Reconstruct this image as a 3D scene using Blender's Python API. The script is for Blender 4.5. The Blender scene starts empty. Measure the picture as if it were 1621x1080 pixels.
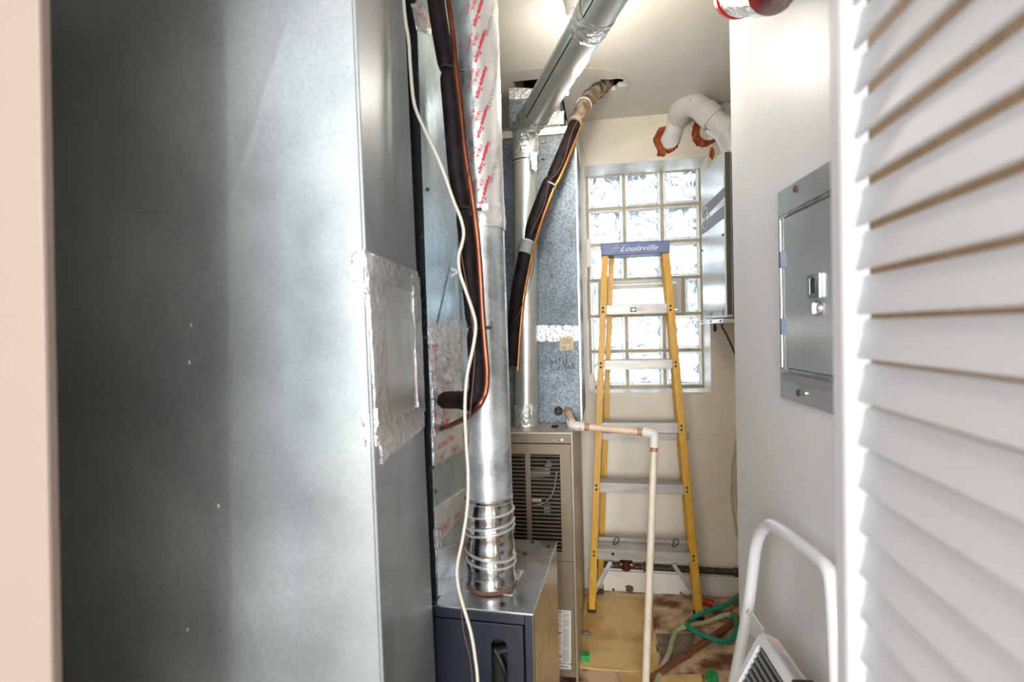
import bpy, bmesh, math, random
from mathutils import Vector, Matrix, noise
from mathutils.geometry import tessellate_polygon
random.seed(7)
S = bpy.context.scene
COL = S.collection
V = Vector

# ------------------------------------------------------------------ camera, world, lights, exposure
EYE = V((0, 0, 1.29)); FPX = 835.0
yaw, pit, rol = math.atan(76/835), math.atan(0.020), 0.025
fw = V((-math.sin(yaw)*math.cos(pit), math.cos(yaw)*math.cos(pit), -math.sin(pit)))
r0 = V((math.cos(yaw), math.sin(yaw), 0)); u0 = r0.cross(fw)
cr = r0*math.cos(rol) - u0*math.sin(rol); cu = u0*math.cos(rol) + r0*math.sin(rol)
cam_d = bpy.data.cameras.new('camera'); cam = bpy.data.objects.new('camera', cam_d); COL.objects.link(cam)
cam.matrix_world = Matrix(((cr.x, cu.x, -fw.x, EYE.x), (cr.y, cu.y, -fw.y, EYE.y), (cr.z, cu.z, -fw.z, EYE.z), (0, 0, 0, 1)))
cam_d.sensor_width = 36; cam_d.lens = FPX/1621*36; cam_d.clip_start = 0.02
cam_d.dof.use_dof = True; cam_d.dof.focus_distance = 2.1; cam_d.dof.aperture_fstop = 4.5
S.camera = cam
w = bpy.data.worlds.new('sky'); S.world = w; w.use_nodes = True
bg = w.node_tree.nodes['Background']; bg.inputs[0].default_value = (0.80, 0.90, 1.0, 1); bg.inputs[1].default_value = 3.8

def lamp(name, typ, loc, power, color=(1, 1, 1), size=0.1, size_y=None, rot=(0, 0, 0)):
    d = bpy.data.lights.new(name, typ); d.energy = power; d.color = color
    if typ == 'AREA':
        d.size = size
        if size_y: d.shape = 'RECTANGLE'; d.size_y = size_y
    else: d.shadow_soft_size = size
    o = bpy.data.objects.new(name, d); COL.objects.link(o); o.location = loc; o.rotation_euler = rot; return o
lamp('hall_lamp_light', 'POINT', (-0.14, -1.62, 1.80), 27, (0.97, 0.98, 1.0), 0.035)
lamp('hall_fill_light', 'AREA', (-0.15, -5.2, 1.45), 135, (0.90, 0.95, 1.0), 2.2, 1.9, (math.radians(90), 0, 0))  # added broad fill from behind the camera; the hall has no window
lamp('closet_bulb_light', 'POINT', (0.13, 1.62, 2.06), 13, (1.0, 0.92, 0.80), 0.06)
S.view_settings.view_transform = 'Standard'; S.view_settings.look = 'None'
S.view_settings.gamma = 1; S.view_settings.use_curve_mapping = False
S.view_settings.exposure = 0.98

# ------------------------------------------------------------------ geometry helpers
def ray(px, py):
    return (cr*((px-810.5)/FPX) - cu*((py-540)/FPX) + fw)
class Fr:                                   # a level frame turned clockwise by a degrees: u right, v deep, z up
    def __init__(s, a):
        a = math.radians(a); s.r = V((math.cos(a), -math.sin(a), 0)); s.d = V((math.sin(a), math.cos(a), 0)); s.a = -a
    def pt(s, u, v, z): return s.r*u + s.d*v + V((0, 0, z))
    def uv(s, p): return (p.dot(s.r), p.dot(s.d), p.z)
class Pl:
    def __init__(s, p, n): s.p, s.n = V(p), V(n).normalized()
    def hit(s, px, py, off=0):
        d = ray(px, py); t = (s.p + s.n*off - EYE).dot(s.n)/d.dot(s.n); return EYE + d*t
def pl3(a, b, c):
    n = (b-a).cross(c-a).normalized()
    if n.dot(EYE-a) < 0: n = -n
    return Pl(a, n)
W, B, F, D = Fr(0), Fr(4.6), Fr(7.2), Fr(5.4)
def PV(fr, v): return Pl(fr.d*v, -fr.d)     # plane at depth v facing the viewer
def PU(fr, u, s=1): return Pl(fr.r*u, fr.r*s)
def PZ(z): return Pl((0, 0, z), (0, 0, 1))
def at(px, py, dep):                        # point at depth dep along the optical axis
    return EYE + ray(px, py)*dep

class MB:
    def __init__(s): s.v, s.f, s.m = [], [], []
    def add(s, vs, fs, mi=0):
        o = len(s.v); s.v += [V(x) for x in vs]; s.f += [[i+o for i in f] for f in fs]; s.m += [mi]*len(fs)
    def hexa(s, c, mi=0):                   # 8 corners: bottom 4 loop, top 4 loop
        s.add(c, [[3, 2, 1, 0], [4, 5, 6, 7], [0, 1, 5, 4], [1, 2, 6, 5], [2, 3, 7, 6], [3, 0, 4, 7]], mi); return s
    def box(s, fr, u0, u1, v0, v1, z0, z1, mi=0):
        q = [(u0, v0), (u1, v0), (u1, v1), (u0, v1)]
        return s.hexa([fr.pt(a, b, z0) for a, b in q]+[fr.pt(a, b, z1) for a, b in q], mi)
    def slab(s, c, n, t, mi=0):             # quad c extruded along n by t
        n = V(n).normalized(); return s.hexa([V(x) for x in c]+[V(x)+n*t for x in c], mi)
    def tube(s, pts, r, seg=12, mi=0, cap=True, flat=1.0):
        pts = [V(p) for p in pts]; n = len(pts)
        rr = r if isinstance(r, (list, tuple)) else [r]*n
        t0 = (pts[1]-pts[0]).normalized(); a = t0.orthogonal().normalized(); base = len(s.v); vs = []
        for i, p in enumerate(pts):
            t = (pts[min(i+1, n-1)]-pts[max(i-1, 0)]).normalized()
            a = (a - t*a.dot(t))
            a = a.normalized() if a.length > 1e-6 else t.orthogonal().normalized()
            b = t.cross(a)
            for k in range(seg):
                th = 2*math.pi*k/seg; vs.append(p + a*(math.cos(th)*rr[i]) + b*(math.sin(th)*rr[i]*flat))
        fs = [[i*seg+k, i*seg+(k+1) % seg, (i+1)*seg+(k+1) % seg, (i+1)*seg+k] for i in range(n-1) for k in range(seg)]
        if cap: fs += [list(range(seg))[::-1], [(n-1)*seg+k for k in range(seg)]]
        s.add(vs, fs, mi); return s
    def rod(s, a, b, r, seg=12, mi=0): return s.tube([a, b], r, seg, mi)
    def plate(s, mp, outer, holes, t, mi=0):       # mp(a, b, w) -> world; flat plate with holes
        loops = [outer]+holes; flat = [p for l in loops for p in l]; n = len(flat)
        tri = tessellate_polygon([[V((p[0], p[1], 0)) for p in l] for l in loops])
        vs = [mp(p[0], p[1], 0) for p in flat]+[mp(p[0], p[1], t) for p in flat]
        fs = [list(x) for x in tri]+[[i+n for i in reversed(x)] for x in tri]
        o = 0
        for l in loops:
            k = len(l)
            for i in range(k): a, b = o+i, o+(i+1) % k; fs.append([a, b, b+n, a+n])
            o += k
        s.add(vs, fs, mi); return s
    def grid(s, c, nrm, nu, nv, off=0.001, amp=0.001, sc=40, thick=0.0, mi=0, seed=0):   # crinkled sheet over quad c (tl, tr, br, bl)
        c = [V(x) for x in c]; n = V(nrm).normalized(); vs = []
        for j in range(nv+1):
            for i in range(nu+1):
                a, b = i/nu, j/nv
                p = (c[0]*(1-a)+c[1]*a)*(1-b)+(c[3]*(1-a)+c[2]*a)*b
                e = 0 if i in (0, nu) or j in (0, nv) else 1
                d = abs(noise.noise(p*sc+V((seed, 0, 0))))*1.6+0.25*noise.noise(p*sc*3)
                j_ = V((noise.noise(p*60+V((5, 0, seed))), noise.noise(p*60+V((0, 9, seed))), noise.noise(p*60)))*0.004*(1-e)
                j_ -= n*j_.dot(n)
                vs.append(p+n*(off+max(0, amp*d)*e)+j_)
        fs = [[j*(nu+1)+i, j*(nu+1)+i+1, (j+1)*(nu+1)+i+1, (j+1)*(nu+1)+i] for j in range(nv) for i in range(nu)]
        k = len(vs)                                              # thin skirt down to the surface
        rim = [i for i in range(nu+1)]+[j*(nu+1)+nu for j in range(1, nv+1)]+[nv*(nu+1)+i for i in range(nu-1, -1, -1)]+[j*(nu+1) for j in range(nv-1, 0, -1)]
        vs += [vs[i]-n*(off+0.0004) for i in rim]
        for q in range(len(rim)): fs.append([rim[q], k+q, k+(q+1) % len(rim), rim[(q+1) % len(rim)]])
        s.add(vs, fs, mi); return s

def spline(pts, n=6):
    P = [V(p) for p in pts]; P = [P[0]*2-P[1]]+P+[P[-1]*2-P[-2]]; out = []
    for i in range(1, len(P)-2):
        for k in range(n):
            t = k/n; a, b, c, d = P[i-1:i+3]
            out.append(0.5*((2*b)+(c-a)*t+(2*a-5*b+4*c-d)*t*t+(3*b-a-3*c+d)*t**3))
    out.append(P[-2]); return out

def wloc(o):
    p = V((0, 0, 0))
    while o: p += o.location; o = o.parent
    return p
def obj(name, mb, mats, parent=None, smooth=False, bevel=0, label=None, angle=35, at_=None):
    me = bpy.data.meshes.new(name); base = wloc(parent) if parent else (V(at_) if at_ is not None else V((0, 0, 0)))
    me.from_pydata([tuple(p-base) for p in mb.v], [], mb.f)
    for m in (mats if isinstance(mats, (list, tuple)) else [mats]): me.materials.append(m)
    for i, p in enumerate(me.polygons): p.material_index = mb.m[i]
    bm = bmesh.new(); bm.from_mesh(me); bmesh.ops.recalc_face_normals(bm, faces=bm.faces)
    if smooth:
        for f in bm.faces: f.smooth = True
        for e in bm.edges:
            if len(e.link_faces) == 2 and e.calc_face_angle(0) > math.radians(angle): e.smooth = False
    bm.to_mesh(me); bm.free(); me.update()
    o = bpy.data.objects.new(name, me); COL.objects.link(o)
    if parent: o.parent = parent
    elif at_ is not None: o.location = base
    if bevel:
        b = o.modifiers.new('bevel', 'BEVEL'); b.width = bevel; b.segments = 2; b.limit_method = 'ANGLE'; b.angle_limit = math.radians(40); b.harden_normals = False
    if label: o['label'] = label
    if name in ('fine_print', 'tag_print', 'label_lettering', 'scuff_mark', 'paint_speck', 'crimp_teeth'): o['kind'] = 'stuff'
    return o
def thing(name, label, cat, loc, group=None):
    o = bpy.data.objects.new(name, None); COL.objects.link(o); o.empty_display_size = 0.05
    o.location = V(loc); o['label'] = label; o['category'] = cat
    if group: o['group'] = group
    return o
def tag(o, label, cat, group=None):
    o['label'] = label; o['category'] = cat
    if group: o['group'] = group
    return o
def structure(o, label=None, cat=None):
    o['kind'] = 'structure'
    if label: o['label'] = label
    if cat: o['category'] = cat
    return o

def text_mb(mb, s, mp, size, mi=0, shear=0.0, spacing=1.0, bold=0.0):     # lettering as flat mesh; mp(x, y) -> world
    c = bpy.data.curves.new('t', 'FONT'); c.body = s; c.size = size; c.shear = shear; c.space_character = spacing
    c.offset = bold; c.resolution_u = 3; o = bpy.data.objects.new('t', c); COL.objects.link(o)
    dg = bpy.context.evaluated_depsgraph_get(); m = o.evaluated_get(dg).to_mesh()
    vs = [(v.co.x, v.co.y) for v in m.vertices]; fs = [list(p.vertices) for p in m.polygons]
    wd = max([v[0] for v in vs] or [0]); o.evaluated_get(dg).to_mesh_clear(); bpy.data.objects.remove(o); bpy.data.curves.remove(c)
    mb.add([mp(x, y) for x, y in vs], fs, mi); return wd

# ------------------------------------------------------------------ materials
def mat(name, col, rough=0.5, metal=0.0, col2=None, nscale=6.0, bump=0.0, bscale=60.0, ramp=(0.35, 0.65), spangle=0.0, spec=0.5, detail=6, stretch=None, trans=0, alpha=1, emit=None, estr=0, rvar=0.0):
    m = bpy.data.materials.new(name); m.use_nodes = True; nt = m.node_tree; N = nt.nodes; L = nt.links
    b = N['Principled BSDF']; b.inputs['Roughness'].default_value = rough; b.inputs['Metallic'].default_value = metal
    b.inputs['Base Color'].default_value = (*col, 1); b.inputs['Specular IOR Level'].default_value = spec
    b.inputs['Transmission Weight'].default_value = trans; b.inputs['Alpha'].default_value = alpha
    if emit: b.inputs['Emission Color'].default_value = (*emit, 1); b.inputs['Emission Strength'].default_value = estr
    tc = N.new('ShaderNodeTexCoord'); mp = N.new('ShaderNodeMapping'); L.new(tc.outputs['Object'], mp.inputs[0])
    if stretch: mp.inputs['Scale'].default_value = stretch
    c_out = None
    if col2:
        n = N.new('ShaderNodeTexNoise'); n.inputs['Scale'].default_value = nscale; n.inputs['Detail'].default_value = detail; L.new(mp.outputs[0], n.inputs[0])
        r = N.new('ShaderNodeValToRGB'); r.color_ramp.elements[0].position = ramp[0]; r.color_ramp.elements[1].position = ramp[1]
        r.color_ramp.elements[0].color = (*col, 1); r.color_ramp.elements[1].color = (*col2, 1); L.new(n.outputs['Fac'], r.inputs[0]); c_out = r.outputs[0]
        if rvar:
            a = N.new('ShaderNodeMapRange'); a.inputs['To Min'].default_value = rough-rvar; a.inputs['To Max'].default_value = rough+rvar
            a.inputs['From Min'].default_value = ramp[0]; a.inputs['From Max'].default_value = ramp[1]
            L.new(n.outputs['Fac'], a.inputs[0]); L.new(a.outputs[0], b.inputs['Roughness'])
    if spangle:
        v = N.new('ShaderNodeTexVoronoi'); v.inputs['Scale'].default_value = 190; L.new(mp.outputs[0], v.inputs[0])
        n2 = N.new('ShaderNodeTexNoise'); n2.inputs['Scale'].default_value = 420; n2.inputs['Detail'].default_value = 2; L.new(mp.outputs[0], n2.inputs[0])
        ad = N.new('ShaderNodeMath'); ad.operation = 'ADD'; L.new(v.outputs['Color'], ad.inputs[0]); L.new(n2.outputs['Fac'], ad.inputs[1])
        mr = N.new('ShaderNodeMapRange'); mr.inputs['From Min'].default_value = 0.3; mr.inputs['From Max'].default_value = 1.5
        mr.inputs['To Min'].default_value = 1-spangle; mr.inputs['To Max'].default_value = 1+spangle*0.6; L.new(ad.outputs[0], mr.inputs[0])
        mx = N.new('ShaderNodeVectorMath'); mx.operation = 'SCALE'
        if c_out: L.new(c_out, mx.inputs[0])
        else: mx.inputs[0].default_value = col
        L.new(mr.outputs[0], mx.inputs['Scale']); c_out = mx.outputs[0]
    if c_out: L.new(c_out, b.inputs['Base Color'])
    if bump:
        n = N.new('ShaderNodeTexNoise'); n.inputs['Scale'].default_value = bscale; n.inputs['Detail'].default_value = 4; L.new(mp.outputs[0], n.inputs[0])
        u = N.new('ShaderNodeBump'); u.inputs['Strength'].default_value = bump; u.inputs['Distance'].default_value = 0.01; L.new(n.outputs['Fac'], u.inputs['Height']); L.new(u.outputs[0], b.inputs['Normal'])
    return m
M = {}
M['wall'] = mat('painted_plaster', (0.88, 0.81, 0.69), 0.75, col2=(0.81, 0.73, 0.60), nscale=3, bump=0.08, bscale=120)
M['ceil'] = mat('ceiling_paint', (0.88, 0.86, 0.80), 0.8, col2=(0.80, 0.77, 0.69), nscale=2.2, bump=0.06, bscale=25)
M['rwall'] = mat('grey_white_wall_paint', (0.82, 0.84, 0.87), 0.42, col2=(0.75, 0.76, 0.77), nscale=2.5, bump=0.05, bscale=14, stretch=(1, 1, 0.35))
M['trim'] = mat('cream_trim_paint', (0.84, 0.79, 0.71), 0.45, col2=(0.78, 0.72, 0.62), nscale=8, bump=0.04)
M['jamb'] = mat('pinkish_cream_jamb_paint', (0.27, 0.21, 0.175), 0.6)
M['doorw'] = mat('white_door_paint', (0.64, 0.655, 0.70), 0.5, col2=(0.62, 0.63, 0.67), nscale=5)
M['hallw'] = mat('hall_wall_paint', (0.80, 0.78, 0.75), 0.8)
M['tanwall'] = mat('tan_brown_board', (0.34, 0.22, 0.13), 0.6, col2=(0.27, 0.17, 0.10), nscale=5, stretch=(8, 8, 1))
M['galv'] = mat('galvanised_sheet', (0.33, 0.365, 0.38), 0.38, 0.55, col2=(0.47, 0.51, 0.53), nscale=3.5, spangle=0.10, bump=0.05, bscale=9, rvar=0.08)
M['galvb'] = mat('bluish_galvanised_sheet', (0.34, 0.46, 0.52), 0.30, 0.75, col2=(0.62, 0.72, 0.77), nscale=7, spangle=0.22, bump=0.10, bscale=12, rvar=0.08, stretch=(1, 1, 0.5))
M['galvs'] = mat('speckled_galvanised_sheet', (0.10, 0.12, 0.13), 0.5, 0.5, col2=(0.22, 0.26, 0.29), nscale=4, spangle=0.75, bump=0.03, bscale=160)
M['galvp'] = mat('dusty_galvanised_pipe', (0.42, 0.47, 0.50), 0.30, 0.7, col2=(0.70, 0.74, 0.76), nscale=14, spangle=0.12, bump=0.05, bscale=30, rvar=0.10)
M['galvr'] = mat('old_galvanised_pipe', (0.62, 0.64, 0.60), 0.28, 0.65, col2=(0.74, 0.75, 0.71), nscale=9, bump=0.03, bscale=30)
M['shiny'] = mat('shiny_galvanised', (0.78, 0.79, 0.80), 0.14, 1.0, col2=(0.60, 0.61, 0.62), nscale=18, bump=0.10, bscale=22)
M['foil'] = mat('foil_tape', (0.88, 0.87, 0.86), 0.22, 0.65, col2=(0.66, 0.65, 0.64), nscale=30, bump=0.7, bscale=70)
M['foilw'] = mat('smooth_foil_tape', (0.86, 0.85, 0.84), 0.36, 0.7, col2=(0.74, 0.73, 0.72), nscale=12, bump=0.15, bscale=35)
M['red'] = mat('red_print', (0.62, 0.03, 0.05), 0.4)
M['magenta'] = mat('magenta_print', (0.66, 0.02, 0.13), 0.4)
M['greyprint'] = mat('grey_print', (0.25, 0.24, 0.24), 0.6)
M['blackp'] = mat('black_print', (0.02, 0.02, 0.022), 0.5)
M['shadeflange'] = mat('shade_black_flange', (0.022, 0.026, 0.03), 0.45, 0.3, col2=(0.10, 0.11, 0.11), nscale=60, ramp=(0.6, 0.75))
M['foam'] = mat('black_foam_insulation', (0.006, 0.004, 0.005), 0.6, spec=0.15, col2=(0.016, 0.010, 0.011), nscale=30, bump=0.15, bscale=90)
M['foamr'] = mat('brown_foam_insulation', (0.025, 0.010, 0.008), 0.6, spec=0.2)
M['copper'] = mat('brown_copper_tube', (0.25, 0.08, 0.036), 0.34, 0.7, col2=(0.11, 0.032, 0.02), nscale=14, bump=0.03)
M['orange'] = mat('orange_copper_tube', (0.75, 0.36, 0.10), 0.3, 0.8, col2=(0.50, 0.20, 0.06), nscale=16)
M['cable'] = mat('off_white_cable', (0.66, 0.62, 0.53), 0.5)
M['wire'] = mat('thin_brown_wire', (0.14, 0.07, 0.06), 0.5)
M['wirew'] = mat('thin_cream_wire', (0.62, 0.56, 0.44), 0.5)
M['navy'] = mat('navy_painted_steel', (0.016, 0.020, 0.032), 0.38, 0.15, col2=(0.022, 0.027, 0.042), nscale=20)
M['steel'] = mat('brushed_steel_top', (0.50, 0.52, 0.54), 0.25, 0.95, col2=(0.66, 0.67, 0.68), nscale=10, bump=0.02, rvar=0.07)
M['brass'] = mat('golden_brown_steel_side', (0.56, 0.46, 0.32), 0.24, 0.7, col2=(0.70, 0.60, 0.45), nscale=6, stretch=(1, 1, 6))
M['rust'] = mat('rusty_collar', (0.16, 0.08, 0.045), 0.8, col2=(0.12, 0.06, 0.04), nscale=50, bump=0.3)
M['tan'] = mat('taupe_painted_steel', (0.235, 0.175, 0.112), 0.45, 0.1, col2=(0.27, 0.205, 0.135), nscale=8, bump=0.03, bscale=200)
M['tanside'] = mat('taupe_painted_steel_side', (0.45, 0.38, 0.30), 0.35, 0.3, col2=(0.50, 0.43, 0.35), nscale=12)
M['dark'] = mat('shade_and_cover_black', (0.012, 0.010, 0.010), 0.7)  # near-black, mostly standing for shade inside hollows and slots
M['paper'] = mat('aged_label_paper', (0.78, 0.74, 0.66), 0.6)
M['tagp'] = mat('yellowed_tag', (0.62, 0.52, 0.28), 0.5, col2=(0.50, 0.38, 0.18), nscale=60)
M['pvc'] = mat('white_pvc', (0.84, 0.83, 0.80), 0.25, col2=(0.80, 0.79, 0.75), nscale=8)
M['cpvc'] = mat('cream_plastic_pipe', (0.78, 0.70, 0.58), 0.35, col2=(0.70, 0.60, 0.46), nscale=18)
M['cpvcp'] = mat('peach_plastic_pipe', (0.68, 0.46, 0.33), 0.4, col2=(0.76, 0.58, 0.44), nscale=20)
M['primer'] = mat('pipe_primer_stain', (0.45, 0.22, 0.13), 0.4)
M['fitting'] = mat('cream_pipe_fitting', (0.72, 0.70, 0.62), 0.4, col2=(0.50, 0.44, 0.36), nscale=40, ramp=(0.6, 0.7))
M['sealant'] = mat('orange_fire_sealant', (0.50, 0.10, 0.02), 0.5, col2=(0.20, 0.025, 0.005), nscale=30, bump=0.4)
M['fibre'] = mat('yellow_fibreglass', (0.74, 0.40, 0.03), 0.42, col2=(0.60, 0.30, 0.02), nscale=25, stretch=(6, 6, 0.6), bump=0.05)
M['alu'] = mat('worn_aluminium', (0.46, 0.44, 0.41), 0.42, 0.4, col2=(0.36, 0.32, 0.28), nscale=14, bump=0.05, stretch=(0.5, 1, 3))
M['bluep'] = mat('blue_ladder_cap', (0.10, 0.14, 0.30), 0.45, col2=(0.14, 0.18, 0.34), nscale=30)
M['silverp'] = mat('silver_print', (0.66, 0.68, 0.74), 0.4)
M['rivet'] = mat('dark_rivet', (0.06, 0.055, 0.06), 0.35, 0.8)
M['boilf'] = mat('pale_grey_boiler_cover', (0.66, 0.69, 0.71), 0.25, 0.25, col2=(0.72, 0.74, 0.76), nscale=3)
M['boilb'] = mat('grey_band_print', (0.16, 0.165, 0.18), 0.5)
M['boils'] = mat('dark_grey_boiler_case', (0.10, 0.095, 0.09), 0.5)
M['block'] = None
M['mortar'] = mat('tan_mortar', (0.52, 0.42, 0.30), 0.8, col2=(0.62, 0.54, 0.42), nscale=30)
M['vinyl'] = mat('yellow_vinyl_sheet', (0.92, 0.66, 0.28), 0.5, col2=(0.55, 0.28, 0.09), nscale=6, ramp=(0.45, 0.72), bump=0.05)
M['floor'] = mat('stained_floor', (0.80, 0.56, 0.35), 0.7, col2=(0.20, 0.075, 0.03), nscale=9, ramp=(0.45, 0.62), bump=0.25, bscale=40, detail=10)
M['tile'] = mat('greyish_floor_tile', (0.20, 0.15, 0.12), 0.6, col2=(0.40, 0.30, 0.22), nscale=18, ramp=(0.4, 0.7), detail=10)
M['hallfloor'] = mat('hall_wood_floor', (0.62, 0.55, 0.47), 0.4)
M['blackpipe'] = mat('black_steel_pipe', (0.035, 0.028, 0.022), 0.6, col2=(0.16, 0.12, 0.09), nscale=60, ramp=(0.5, 0.75), bump=0.2)
M['hose'] = mat('green_hose', (0.015, 0.24, 0.14), 0.4, col2=(0.02, 0.32, 0.20), nscale=20)
M['hosep'] = mat('pale_green_hose', (0.42, 0.48, 0.24), 0.5, col2=(0.62, 0.56, 0.38), nscale=12)
M['redp'] = mat('red_plastic', (0.62, 0.03, 0.02), 0.35)
M['greyp'] = mat('grey_plastic', (0.25, 0.25, 0.25), 0.5)
M['orangecord'] = mat('orange_red_cord', (0.48, 0.10, 0.04), 0.5)
M['sponge'] = mat('green_sponge', (0.04, 0.45, 0.12), 0.8, col2=(0.02, 0.30, 0.08), nscale=80, bump=0.5, bscale=120)
M['white'] = mat('white_enamel', (0.82, 0.83, 0.86), 0.16, col2=(0.78, 0.79, 0.82), nscale=4)
M['rubber'] = mat('black_rubber', (0.02, 0.02, 0.022), 0.5)
M['panel'] = mat('satin_grey_panel', (0.70, 0.73, 0.75), 0.2, 0.7, col2=(0.60, 0.63, 0.66), nscale=3, stretch=(1, 1, 2))
M['hinge'] = mat('blue_grey_hinge', (0.13, 0.16, 0.22), 0.4, 0.5)
M['wood'] = mat('raw_framing_wood', (0.30, 0.16, 0.07), 0.8, col2=(0.18, 0.09, 0.04), nscale=20, stretch=(1, 6, 6))
M['bulb'] = mat('frosted_bulb', (0.9, 0.88, 0.8), 0.3, emit=(1.0, 0.88, 0.68), estr=1.5)
M['latchp'] = mat('cream_plastic', (0.80, 0.75, 0.66), 0.4)
M['pink'] = mat('pale_pink_sticker', (0.80, 0.48, 0.45), 0.5)
M['bluelabel'] = mat('blue_sticker', (0.10, 0.28, 0.45), 0.5)

def block_mat():
    m = bpy.data.materials.new('wavy_glass_block'); m.use_nodes = True; nt = m.node_tree; N = nt.nodes; L = nt.links
    for n in list(N): N.remove(n)
    out = N.new('ShaderNodeOutputMaterial'); tc = N.new('ShaderNodeTexCoord'); oi = N.new('ShaderNodeObjectInfo')
    ad = N.new('ShaderNodeVectorMath'); ad.operation = 'ADD'; L.new(tc.outputs['Object'], ad.inputs[0]); L.new(oi.outputs['Location'], ad.inputs[1])
    nz = N.new('ShaderNodeTexNoise'); nz.inputs['Scale'].default_value = 12; nz.inputs['Detail'].default_value = 1.5; nz.inputs['Distortion'].default_value = 2.2; L.new(ad.outputs[0], nz.inputs[0])
    bp = N.new('ShaderNodeBump'); bp.inputs['Strength'].default_value = 1.0; bp.inputs['Distance'].default_value = 0.03; L.new(nz.outputs['Fac'], bp.inputs['Height'])
    rp = N.new('ShaderNodeValToRGB'); e = rp.color_ramp.elements; e[0].position = 0.46; e[0].color = (0.045, 0.055, 0.068, 1); e[1].position = 0.56; e[1].color = (0.95, 0.97, 0.98, 1)
    L.new(nz.outputs['Fac'], rp.inputs[0])
    tr = N.new('ShaderNodeBsdfTransparent'); L.new(rp.outputs[0], tr.inputs[0])
    gl = N.new('ShaderNodeBsdfPrincipled'); gl.inputs['Base Color'].default_value = (0.92, 0.96, 0.95, 1); gl.inputs['Roughness'].default_value = 0.06
    gl.inputs['Transmission Weight'].default_value = 0.75; L.new(bp.outputs[0], gl.inputs['Normal'])
    mx = N.new('ShaderNodeMixShader'); mx.inputs[0].default_value = 0.22; L.new(tr.outputs[0], mx.inputs[1]); L.new(gl.outputs[0], mx.inputs[2]); L.new(mx.outputs[0], out.inputs[0])
    return m
M['block'] = block_mat()
M['blockrim'] = mat('greenish_glass_rim', (0.74, 0.77, 0.72), 0.15, col2=(0.86, 0.87, 0.83), nscale=40, bump=0.2, bscale=80, trans=0.35)

CZ = 2.30          # ceiling height
VB = 2.617         # depth of the back wall in frame B
Pback = PV(B, VB)

# ------------------------------------------------------------------ shell of the closet
o = obj('floor', MB().box(W, -1.3, 1.15, 0.25, 3.2, -0.08, 0), M['floor']); structure(o)
def floor_piece(name, px, t, m, label):
    q = [PZ(0).hit(*p) for p in px]
    return obj(name, MB().plate(lambda a, b, w_: V((a, b, w_)), [(p.x, p.y) for p in q], [], t), m, o, label=label)
floor_piece('vinyl_sheet', [(921, 951), (940, 937), (1034, 943), (1034, 1003), (1046, 1068), (984, 1063), (917, 1058)], 0.003, M['vinyl'], 'yellowed vinyl sheet on the floor left of the white pipe')
floor_piece('vinyl_sheet', [(985, 1065), (1046, 1071), (1110, 1068), (1118, 1120), (980, 1120)], 0.003, M['vinyl'], 'torn yellow vinyl corner at the front edge')
floor_piece('vinyl_sheet', [(1036, 944), (1168, 948), (1180, 985), (1100, 1002), (1037, 1001)], 0.002, M['floor'], 'brown stained sheet below the baseboard')
floor_piece('floor_tile', [(1038, 1004), (1100, 1004), (1096, 1040), (1050, 1066)], 0.0015, M['tile'], 'dark dirty tile')

# openings in the ceiling
Pc = PZ(CZ)
hole_duct = [Pc.hit(*p) for p in [(780, 133), (880, 133), (900, 197), (780, 202)]]
hd = [B.uv(p)[:2] for p in hole_duct]; hu0, hu1 = -0.34, hd[1][0]+0.02; hv0, hv1 = hd[0][1], hd[2][1]
hrect = [B.pt(a, b, 0) for a, b in [(hu0, hv0), (hu1, hv0), (hu1, hv1), (hu0, hv1)]]
hc = Pc.hit(962, 134); hj = []
for k in range(14):
    a = 2*math.pi*k/14; r_ = 0.055+0.012*math.sin(k*2.3)+0.008*math.sin(k*5.1); hj.append((hc.x+0.02+math.cos(a)*r_*1.15, hc.y+math.sin(a)*r_*0.9))
c_ = MB().plate(lambda a, b, w_: V((a, b, CZ+w_)), [(-1.3, 0.25), (1.15, 0.25), (1.15, 3.2), (-1.3, 3.2)], [[(p.x, p.y) for p in hrect], hj], 0.02)
ceil = structure(obj('ceiling', c_, M['ceil']))
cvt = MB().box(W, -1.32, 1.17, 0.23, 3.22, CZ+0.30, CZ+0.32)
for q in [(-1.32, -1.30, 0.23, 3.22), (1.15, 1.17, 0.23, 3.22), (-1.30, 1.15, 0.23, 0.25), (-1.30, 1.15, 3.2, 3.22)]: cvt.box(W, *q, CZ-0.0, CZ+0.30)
obj('cavity_light_block', cvt, M['dark'], ceil)  # unseen black box added to keep sky light out of the holes
fm = MB(); fm.box(B, hu0-0.04, hu0, hv0, hv1, CZ+0.002, CZ+0.14); fm.box(B, hu0-0.04, hu1+0.04, hv0-0.04, hv0, CZ+0.022, CZ+0.14)
fm.box(B, hu1+0.004, hu1+0.04, hv0, hv1, CZ+0.022, CZ+0.14)
obj('framing_joist', fm, M['wood'], ceil, label='raw brown framing wood around the duct opening')

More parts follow.
